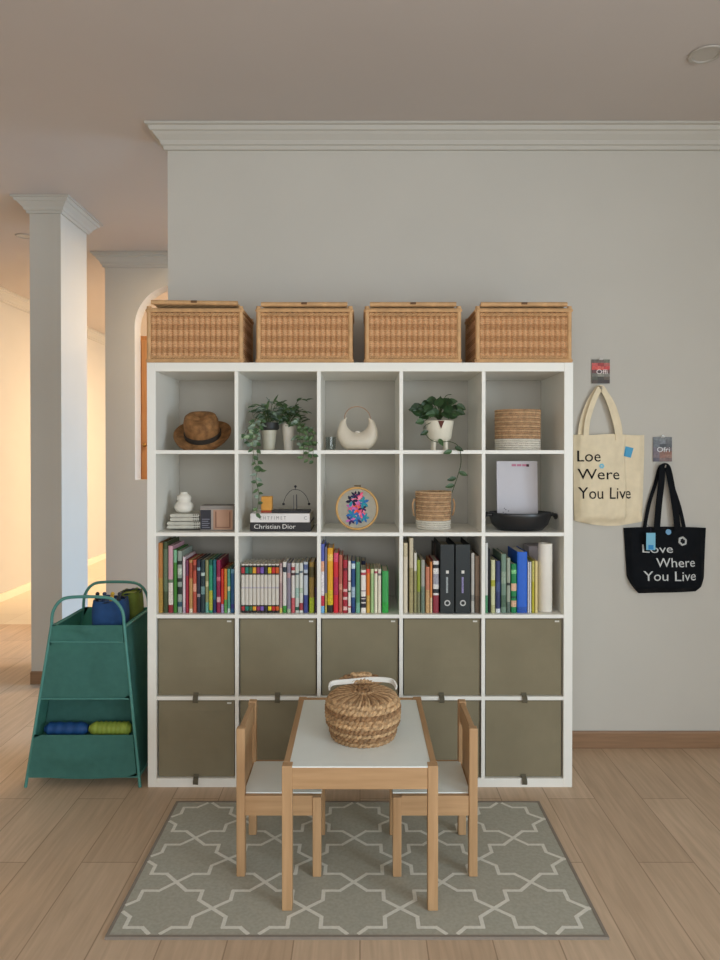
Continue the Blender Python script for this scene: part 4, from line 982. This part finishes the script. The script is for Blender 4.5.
# bags on the trolley top
def soft_bag(x0, x1, y0, y1, z0, z1, col, label, name='toy_bag', seed=0):
    cx, cy = (x0 + x1) / 2, (y0 + y1) / 2
    t = thing(name, label, 'bag', (cx, cy, z0)); b = B(); n = 36; rings = []
    for j in range(9):
        v = j / 8; z = z0 + (z1 - z0) * v; k = 1 - .10 * v ** 3 - .12 * (1 - v) ** 4; ring = []
        for i in range(n):
            a = 2 * PI * i / n; ca, sa = math.cos(a), math.sin(a); q = (abs(ca) ** 4 + abs(sa) ** 4) ** -.25
            w = 1 + .05 * noise.noise(Vector((ca * 2 + seed, sa * 2, v * 3)))
            ring.append(b.verts.new((cx + (x1 - x0) / 2 * ca * q * k * w, cy + (y1 - y0) / 2 * sa * q * k * w, z + .006 * noise.noise(Vector((ca * 3, sa * 3, seed))) * v)))
        rings.append(ring)
    for p, q in zip(rings, rings[1:]):
        for i in range(n): b.faces.new([p[i], p[(i + 1) % n], q[(i + 1) % n], q[i]])
    b.faces.new(rings[0][::-1])
    inner = [b.verts.new((v.co.x * .93 + cx * .07, v.co.y * .9 + cy * .1, v.co.z - .012)) for v in rings[-1]]
    for i in range(n): b.faces.new([rings[-1][i], rings[-1][(i + 1) % n], inner[(i + 1) % n], inner[i]])
    b.faces.new(inner)
    obj('body', b, M(col, .8, .12, 30, .4, 200), t, smooth=True)
    b = B(); tube(b, [v for v in [Vector((cx + (x1 - x0) / 2 * .9 * math.cos(2 * PI * i / 24), cy + (y1 - y0) / 2 * .9 * math.sin(2 * PI * i / 24), z1 - .006 + .003 * math.sin(i * 2.1))) for i in range(24)]], .004, 5, True)
    obj('drawstring', b, M('#1a2a40', .7), t, smooth=True)
    return t
soft_bag(PX(91, 3.06), PX(124, 3.06), 3.02, 3.17, .602, .790, '#1c4270', 'dark blue gathered fabric bag on top of the teal rack', seed=1)
soft_bag(PX(121, 3.25), PX(141, 3.25), 3.185, 3.315, .602, .795, '#6a7a30', 'olive green fabric bag behind the dark blue one on the teal rack', seed=5)
random.seed(5)
for px_, py_, col, nm in ((97, 592, '#1d1d22', 'black'), (104, 593, '#2a3a5a', 'navy'), (112, 590.5, '#c8a030', 'yellow'), (119, 592, '#30343a', 'charcoal')):
    x, y, z = PX(px_, 3.1), 3.085, .785
    t = thing('toy_figure', 'small %s toy poking out of the dark blue bag' % nm, 'toy', (x, y, z), group='small toys in the blue bag')
    obj('body', tube(B(), [(x, y, z - .01), (x + .004, y, z + .018)], .009, 8), M(col, .5), t, smooth=True)
    obj('head', ball(B(), (x + .006, y, z + .027), .009), M(col, .5), t, smooth=True)

# ------------------------------------------------------------------ tote bags and cards on the wall
def cloth_surface(left, right, top, bot, front, nx=60, nz=40):
    """left/right: x as function of v (0 top..1 bottom); top/bot: z as function of u"""
    b = B(); gf = []; gb = []
    for j in range(nz + 1):
        v = j / nz; rf, rb = [], []
        for i in range(nx + 1):
            u = i / nx; x = left(v) + (right(v) - left(v)) * u; z = top(u) + (bot(u) - top(u)) * v
            rf.append(b.verts.new((x, front(x, z, u, v), z)))
            rb.append(b.verts.new((x, YW - .004, z)))
        gf.append(rf); gb.append(rb)
    for j in range(nz):
        for i in range(nx):
            b.faces.new([gf[j][i], gf[j][i + 1], gf[j + 1][i + 1], gf[j + 1][i]]); b.faces.new([gb[j][i], gb[j + 1][i], gb[j + 1][i + 1], gb[j][i + 1]])
    for j in range(nz):
        b.faces.new([gf[j][0], gf[j + 1][0], gb[j + 1][0], gb[j][0]]); b.faces.new([gf[j][nx], gb[j][nx], gb[j + 1][nx], gf[j + 1][nx]])
    for i in range(nx):
        b.faces.new([gf[0][i], gb[0][i], gb[0][i + 1], gf[0][i + 1]]); b.faces.new([gf[nz][i], gf[nz][i + 1], gb[nz][i + 1], gb[nz][i]])
    return b
DW = 3.36
# cream tote
CR = M('#e6d7b8', .9, .05, 25, .5, 350, spec=.1)
fold = PX(622.5, DW)
def tz(u): return PZ(434.5, DW) - .003 * math.sin(u * 9)
def bz(u): return PZ(522.5, DW) - .022 * math.sin(PI * u) ** .8 + .008 * (1 - u) + .012 * max(0, u - .6)
tl, tr = PX(575, DW), PX(646.5, DW)
def tfront(x, z, u=None, v=None):
    U = (x - tl) / (tr - tl); V = (PZ(434.5, DW) - z) / (PZ(434.5, DW) - PZ(524, DW)); V = max(0, min(1, V))
    d = (.010 + .030 * math.sin(PI * min(1, max(0, U * 1.25))) ** .6 * (.45 + .55 * V)) * 1.35 if U < .69 else .010 + .010 * V
    if .69 <= U < .73:
        k = (U - .69) / .04; a = (.010 + .030 * math.sin(PI * .69 * 1.25) ** .6 * (.45 + .55 * V)) * 1.35; d = a + (.010 + .010 * V - a) * k * k * (3 - 2 * k)
    d += .004 * math.sin(U * 26 + V * 3) * (.4 + V) * .7 + .004 * math.sin(U * 9 - V * 7)
    d += .005 * noise.noise(Vector((U * 5, V * 4, 2))) + (.006 * math.sin(V * 40 + U * 14) * max(0, V - .78) * 3)
    edge = min(1, min(U, 1 - U) * 12, (1 - V) * 9 + .25)
    return YW - .006 - max(.002, d) * max(.15, edge)
t = thing('tote_bag', 'cream canvas tote bag with black lettering hanging on the wall', 'tote bag', (PX(605, DW), DW, PZ(525, DW)))
b = cloth_surface(lambda v: tl + .006 * v * v, lambda v: tr - .012 * v * v, tz, bz, tfront)
obj('body', b, CR, t, smooth=True)
hookx, hookz = PX(601, DW), PZ(389, DW)
b = B()
for pth, w in (([(586, 437), (587.5, 420), (593, 402), (598, 391), (601, 388), (604, 391), (610, 404), (616, 424), (618.5, 440)], .026), ):
    pts = bez([(PX(a, DW), YW - .035 + .0 * i, PZ(c, DW)) for i, (a, c) in enumerate(pth)], 5); ribbon(b, pts, w, .003, (1, 0, .4))
obj('handle', b, CR, t, smooth=True)
b = B(); pts = bez([(PX(a, DW), YW - .018, PZ(c, DW)) for a, c in ((581, 437), (583.5, 420), (590, 402), (597.5, 390), (601, 387.5), (606, 392), (614, 405), (620, 424), (621.5, 437))], 5); ribbon(b, pts, .024, .003, (1, 0, -.4))
obj('handle', b, CR, t, smooth=True)
BL = M('#120e0c', .8)
tw = lambda x, z: tfront(x, z)
def subdiv(b, n=1):
    bmesh.ops.triangulate(b, faces=b.faces[:])
    return b
for s, a, c, base_, cap in (('Loe', 578.3, 599.6, 461.5, 450.3), ('Were', 578.3, 618.8, 479.2, 468.6), ('You Live', 578.6, 631.5, 498.6, 487)):
    tb = text_bm(s, PX(a, DW), PX(c, DW), PZ(cap, DW), PZ(base_, DW), 0, surf=tw, off=.0)
    bmesh.ops.triangulate(tb, faces=tb.faces[:])
    bmesh.ops.subdivide_edges(tb, edges=[e for e in tb.edges if e.calc_length() > .006], cuts=2)
    for v in tb.verts: v.co.y = tfront(v.co.x, v.co.z) - .0022
    obj('lettering', tb, BL, t)
def patch(x0, x1, z0, z1, surf, off, ang=0):
    b = B(); cx, cz = (x0 + x1) / 2, (z0 + z1) / 2; g = []
    for j in range(5):
        g.append([])
        for i in range(5):
            dx, dz = (x1 - x0) * (i / 4 - .5), (z1 - z0) * (j / 4 - .5); X_ = cx + dx * math.cos(ang) - dz * math.sin(ang); Z_ = cz + dx * math.sin(ang) + dz * math.cos(ang)
            g[-1].append(b.verts.new((X_, surf(X_, Z_) - off, Z_)))
    for j in range(4):
        for i in range(4): b.faces.new([g[j][i], g[j][i + 1], g[j + 1][i + 1], g[j + 1][i]])
    return b
BLU = M('#4aa0c8', .6)
obj('blue_patch', patch(PX(625.5, DW), PX(633.5, DW), PZ(457, DW), PZ(447, DW), tfront, .002, -.25), BLU, t)
b = B()
for k in range(6):
    a = 2 * PI * k / 6; cx, cz = PX(600.8, DW) + .008 * math.cos(a), PZ(466, DW) + .008 * math.sin(a)
    b2_ = [(cx + .005 * math.cos(2 * PI * q / 8), cz + .005 * math.sin(2 * PI * q / 8)) for q in range(8)]
    b.faces.new([b.verts.new((X_, tfront(X_, Z_) - .003 - .0002 * k, Z_)) for X_, Z_ in b2_])
obj('blue_flower_print', b, M('#7cc0d8', .6), t)
obj('hook', tube(B(), [(hookx, YW - .0005, hookz + .002), (hookx, YW - .04, hookz + .002), (hookx, YW - .044, hookz + .012)], .003, 8), M('#bcb8b0', .3, metal=.5), None, smooth=True, loc=(hookx, YW - .0005, hookz))
hk = C.objects[-1]; hk.name = 'wall_hook'; tag(hk, 'small pale wall hook carrying the cream tote bag', 'hook', 'wall hooks for the tote bags')
# black tote
BKC = M('#0f1216', .85, .1, 25, .4, 350, spec=.15)
kl, kr, kt, kb = PX(626, DW), PX(709, DW), PZ(528.5, DW), PZ(594, DW)
def kfront(x, z, u=None, v=None):
    V = max(0, min(1, (kt - z) / (kt - kb))); U = (x - kl) / (kr - kl)
    d = .012 + .045 * max(0, math.sin(PI * min(1, max(0, U)))) ** .6 * (.25 + .75 * math.sin(PI * min(1, V * .62)))
    d += .003 * math.sin(U * 17 + V * 4) + .006 * noise.noise(Vector((U * 4, V * 3, 5)))
    edge = min(1, min(U, 1 - U) * 10 + .15, (1 - V) * 7 + .25)
    return YW - .006 - d * max(.15, edge)
t = thing('tote_bag', 'black canvas tote bag with white lettering hanging lower on the wall', 'tote bag', (PX(667, DW), DW, kb))
def kleft(v): return kl + .022 * v + (.050 * max(0, (v - .72) / .28) ** 1.6)
def kright(v): return kr + .001 - (.040 * max(0, (v - .76) / .24) ** 1.6) - .018 * v
b = cloth_surface(kleft, kright, lambda u: kt + .006 * math.sin(PI * u) + (.004 if u > .5 else 0) * 0, lambda u: kb + .010 * u + .004 * math.sin(6 * u) * 0, kfront)
obj('body', b, BKC, t, smooth=True)
b = B()
pts = bez([(PX(a, DW), YW - .035, PZ(c, DW)) for a, c in ((657, 530), (659, 505), (661.5, 482), (662.5, 469), (665, 466), (668, 469), (671, 482), (675, 505), (678, 530))], 5)
ribbon(b, pts, .030, .003, (1, 0, 0)); obj('handle', b, BKC, t, smooth=True)
b = B()
pts = bez([(PX(a, DW), YW - .012, PZ(c, DW)) for a, c in ((646.5, 530), (651, 505), (657.5, 484), (661.5, 469), (665, 466), (669, 469), (674, 484), (682, 508), (687, 530))], 5)
ribbon(b, pts, .017, .003, (1, 0, 0)); obj('handle', b, BKC, t, smooth=True)
WT = M('#c6c8c6', .8)
for s, a, c, base_, cap in (('Love', 642.4, 672, 552.3, 544.3), ('Where', 654.5, 694.5, 566.3, 557.3), ('You Live', 642.4, 695.5, 579.8, 570.3)):
    tb = text_bm(s, PX(a, DW), PX(c, DW), PZ(cap, DW), PZ(base_, DW), 0, surf=kfront, off=0)
    bmesh.ops.triangulate(tb, faces=tb.faces[:]); bmesh.ops.subdivide_edges(tb, edges=[e for e in tb.edges if e.calc_length() > .006], cuts=2)
    for v in tb.verts: v.co.y = kfront(v.co.x, v.co.z) - .0022
    obj('lettering', tb, WT, t)
b = B(); zc_, xc_ = PZ(541, DW), PX(682.3, DW); pts = []
for i in range(24):
    a = 2 * PI * i / 24; r = .017 * (1 + .10 * math.cos(6 * a)); X_, Z_ = xc_ + r * .9 * math.cos(a + .3), zc_ + r * math.sin(a + .3); pts.append((X_, kfront(X_, Z_) - .001, Z_))
tube(b, pts, .0048, 4, True); obj('ring_print', b, WT, t)
X_, Z_ = PX(668.6, DW), PZ(532, DW); obj('blue_button', tube(B(), [(X_, kfront(X_, Z_) + .002, Z_), (X_, kfront(X_, Z_) - .003, Z_)], .0135, 16), M('#6a9cc0', .5), t)
b = B(); box(b, PX(643.5, DW), PX(652.5, DW), YW - .072, YW - .070, PZ(549, DW), PZ(532, DW)); tg = obj('swing_tag', b, M('#7ab8d0', .6), t, label='light blue hanging tag')
b = B(); box(b, PX(645.5, DW), PX(650.5, DW), YW - .0735, YW - .0722, PZ(548.5, DW), PZ(544, DW)); obj('tag_print', b, M('#2a86c0', .6), tg)
obj('tag_cord', tube(B(), [(PX(648, DW), YW - .071, PZ(532.5, DW)), (PX(649, DW), YW - .06, PZ(528, DW)), (PX(648, DW), YW - .02, PZ(524, DW))], .001, 5), M('#3a3448', .7), t)
hookx, hookz = PX(665, DW), PZ(467.5, DW)
obj('wall_hook', tube(B(), [(hookx, YW - .0005, hookz + .002), (hookx, YW - .04, hookz + .002), (hookx, YW - .044, hookz + .012)], .003, 8), M('#bcb8b0', .3, metal=.5), None, smooth=True, loc=(hookx, YW - .0005, hookz))
hk = C.objects[-1]; tag(hk, 'small pale wall hook carrying the black tote bag', 'hook', 'wall hooks for the tote bags')
# cards
def card(x0, x1, y0, y1, rows, word, ctext, label, wx, wy):
    D = YW - .006; X0, X1, Z0, Z1 = PX(x0, D), PX(x1, D), PZ(y1, D), PZ(y0, D)
    t = thing('postcard', label, 'postcard', ((X0 + X1) / 2, D, Z0), group='printed cards pinned above the tote bags')
    mats = []; b = B()
    n = len(rows)
    for k, row in enumerate(rows):
        m_ = len(row)
        for q, cc in enumerate(row):
            mm = M(cc, .4, .35, 90)
            if mm not in mats: mats.append(mm)
            box(b, X0 + (X1 - X0) * q / m_, X0 + (X1 - X0) * (q + 1) / m_, D - .0015, D, Z1 - (Z1 - Z0) * (k + 1) / n, Z1 - (Z1 - Z0) * k / n, mats.index(mm))
    obj('picture', b, mats, t)
    obj('printed_word', text_bm(word, PX(wx[0], D), PX(wx[1], D), PZ(wy[0], D), PZ(wy[1], D), D - .002), M(ctext, .5), t)
    xc = (X0 + X1) / 2
    b = B(); tube(b, [(xc - .009, D - .003, Z1 + .001), (xc + .009, D - .003, Z1 + .001)], .004, 8); tube(b, [(xc, D + .004, Z1 + .006), (xc, D - .006, Z1 + .006)], .003, 8)
    obj('clip', b, M('#c8c4bc', .3, metal=.3), t, smooth=True)
card(591.5, 609.5, 359.5, 383.5, [['#5a5248', '#6a5a50', '#6a6a58'], ['#c05048', '#9a2c28', '#b05a50'], ['#cc4a40', '#d86050', '#c03c38'], ['#6a3a38', '#3a2a2a', '#6e4038'], ['#6c6a5c', '#8a8878', '#7a7468'], ['#4a4a38', '#3c3428', '#5a4a38'], ['#4a3a2c', '#3a2c22', '#342620']], 'Offi', '#eee0dc', 'red and dark green printed card pinned above the cream tote bag', (596, 607), (369.5, 374))
card(653.2, 671.8, 437, 461.5, [['#6a6e70', '#787a78', '#6a6a6a'], ['#5e6266', '#74767a', '#5a5a5a'], ['#62666a', '#3a3c3e', '#4a4a4a'], ['#6a606a', '#7a7070', '#6c5c5c'], ['#6a5a62', '#7c5440', '#86563e'], ['#6c5c60', '#8a5c48', '#8a6450'], ['#4c4450', '#7a6058', '#6e544c']], 'Ofri', '#dcdcdc', 'grey and rust printed card pinned above the black tote bag', (656.8, 669.5), (447, 452))

# ------------------------------------------------------------------ light
def area(name, loc, rot, sx, sy, power, col):
    l = bpy.data.lights.new(name, 'AREA'); l.shape = 'RECTANGLE'; l.size = sx; l.size_y = sy; l.energy = power; l.color = col
    o = bpy.data.objects.new(name, l); C.objects.link(o); o.location = loc; o.rotation_euler = rot; return o
area('daylight_right_window', (XR + .14, (wy0 + wy1) / 2, (wz0 + wz1) / 2), (0, PI / 2, 0), wz1 - wz0, wy1 - wy0, 168, (.74, .88, 1.0))
area('daylight_front_window', ((fx0 + fx1) / 2, YF - .14, (fz0 + fz1) / 2), (PI / 2, 0, 0), fx1 - fx0, fz1 - fz0, 74, (.98, .99, 1.0))
def lamp(x, y, r, power, label, col=(1, .72, .44)):
    t = thing('ceiling_lamp', label, 'ceiling light', (x, y, CZ - .002))
    obj('canopy', lathe(B(), [(0, 0), (r + .01, 0), (r + .01, -.03), (r, -.03), (r, -.01), (0, -.01)], (x, y, CZ - .002), 32), M('#d8d4cc', .5), t, smooth=True)
    l = bpy.data.lights.new('lamp_bulb', 'AREA'); l.shape = 'DISK'; l.size = 2 * r; l.energy = power; l.color = col
    o = bpy.data.objects.new('lamp_light', l); C.objects.link(o); o.location = (x, y, CZ - .045)
    obj('diffuser', lathe(B(), [(0, -.012), (r - .002, -.012), (r - .002, -.03), (0, -.036)], (x, y, CZ - .002), 32), emit('lamp_glow', (1, .72, .4, 1), 3), t, smooth=True)
lamp(-1.3, 8.2, .18, 130, 'round warm ceiling lamp in the hall behind the arch wall')
lamp(-.75, 5.0, .16, 34, 'round warm ceiling lamp in the passage behind the shelf wall')
area('added_hall_light', (XR + .14, 8.1, 1.3), (0, PI / 2, 0), 2.2, 3.0, 205, (1, .82, .64))  # added warm light for the hall, shining through an opening made for it
area('daylight_passage_window', (XR + 2.2, 4.55, 2.4), (0, PI / 2 - .2, 0), 2.0, 3.0, 740, (.32, .62, 1.0))

W = bpy.data.worlds.new('world'); S.world = W; W.use_nodes = True
bg = W.node_tree.nodes['Background']; bg.inputs[0].default_value = (.75, .85, 1, 1); bg.inputs[1].default_value = .6

cam = bpy.data.cameras.new('camera'); co = bpy.data.objects.new('camera', cam); C.objects.link(co)
cam.sensor_fit = 'VERTICAL'; cam.sensor_height = 36; cam.lens = F / 960 * 36; cam.shift_y = -SHIFT / 960
co.location = (0, 0, H); co.rotation_euler = (PI / 2 - PITCH, 0, 0); cam.clip_start = .05
S.camera = co
S.view_settings.view_transform = 'Standard'; S.view_settings.look = 'None'; S.view_settings.exposure = 0; S.view_settings.gamma = 1; S.view_settings.use_curve_mapping = False
S.cycles.use_denoising = True; S.cycles.max_bounces = 8; S.cycles.diffuse_bounces = 6; S.cycles.sample_clamp_indirect = 4
for nm in [o for o in C.objects if o.name == 'hook']: pass
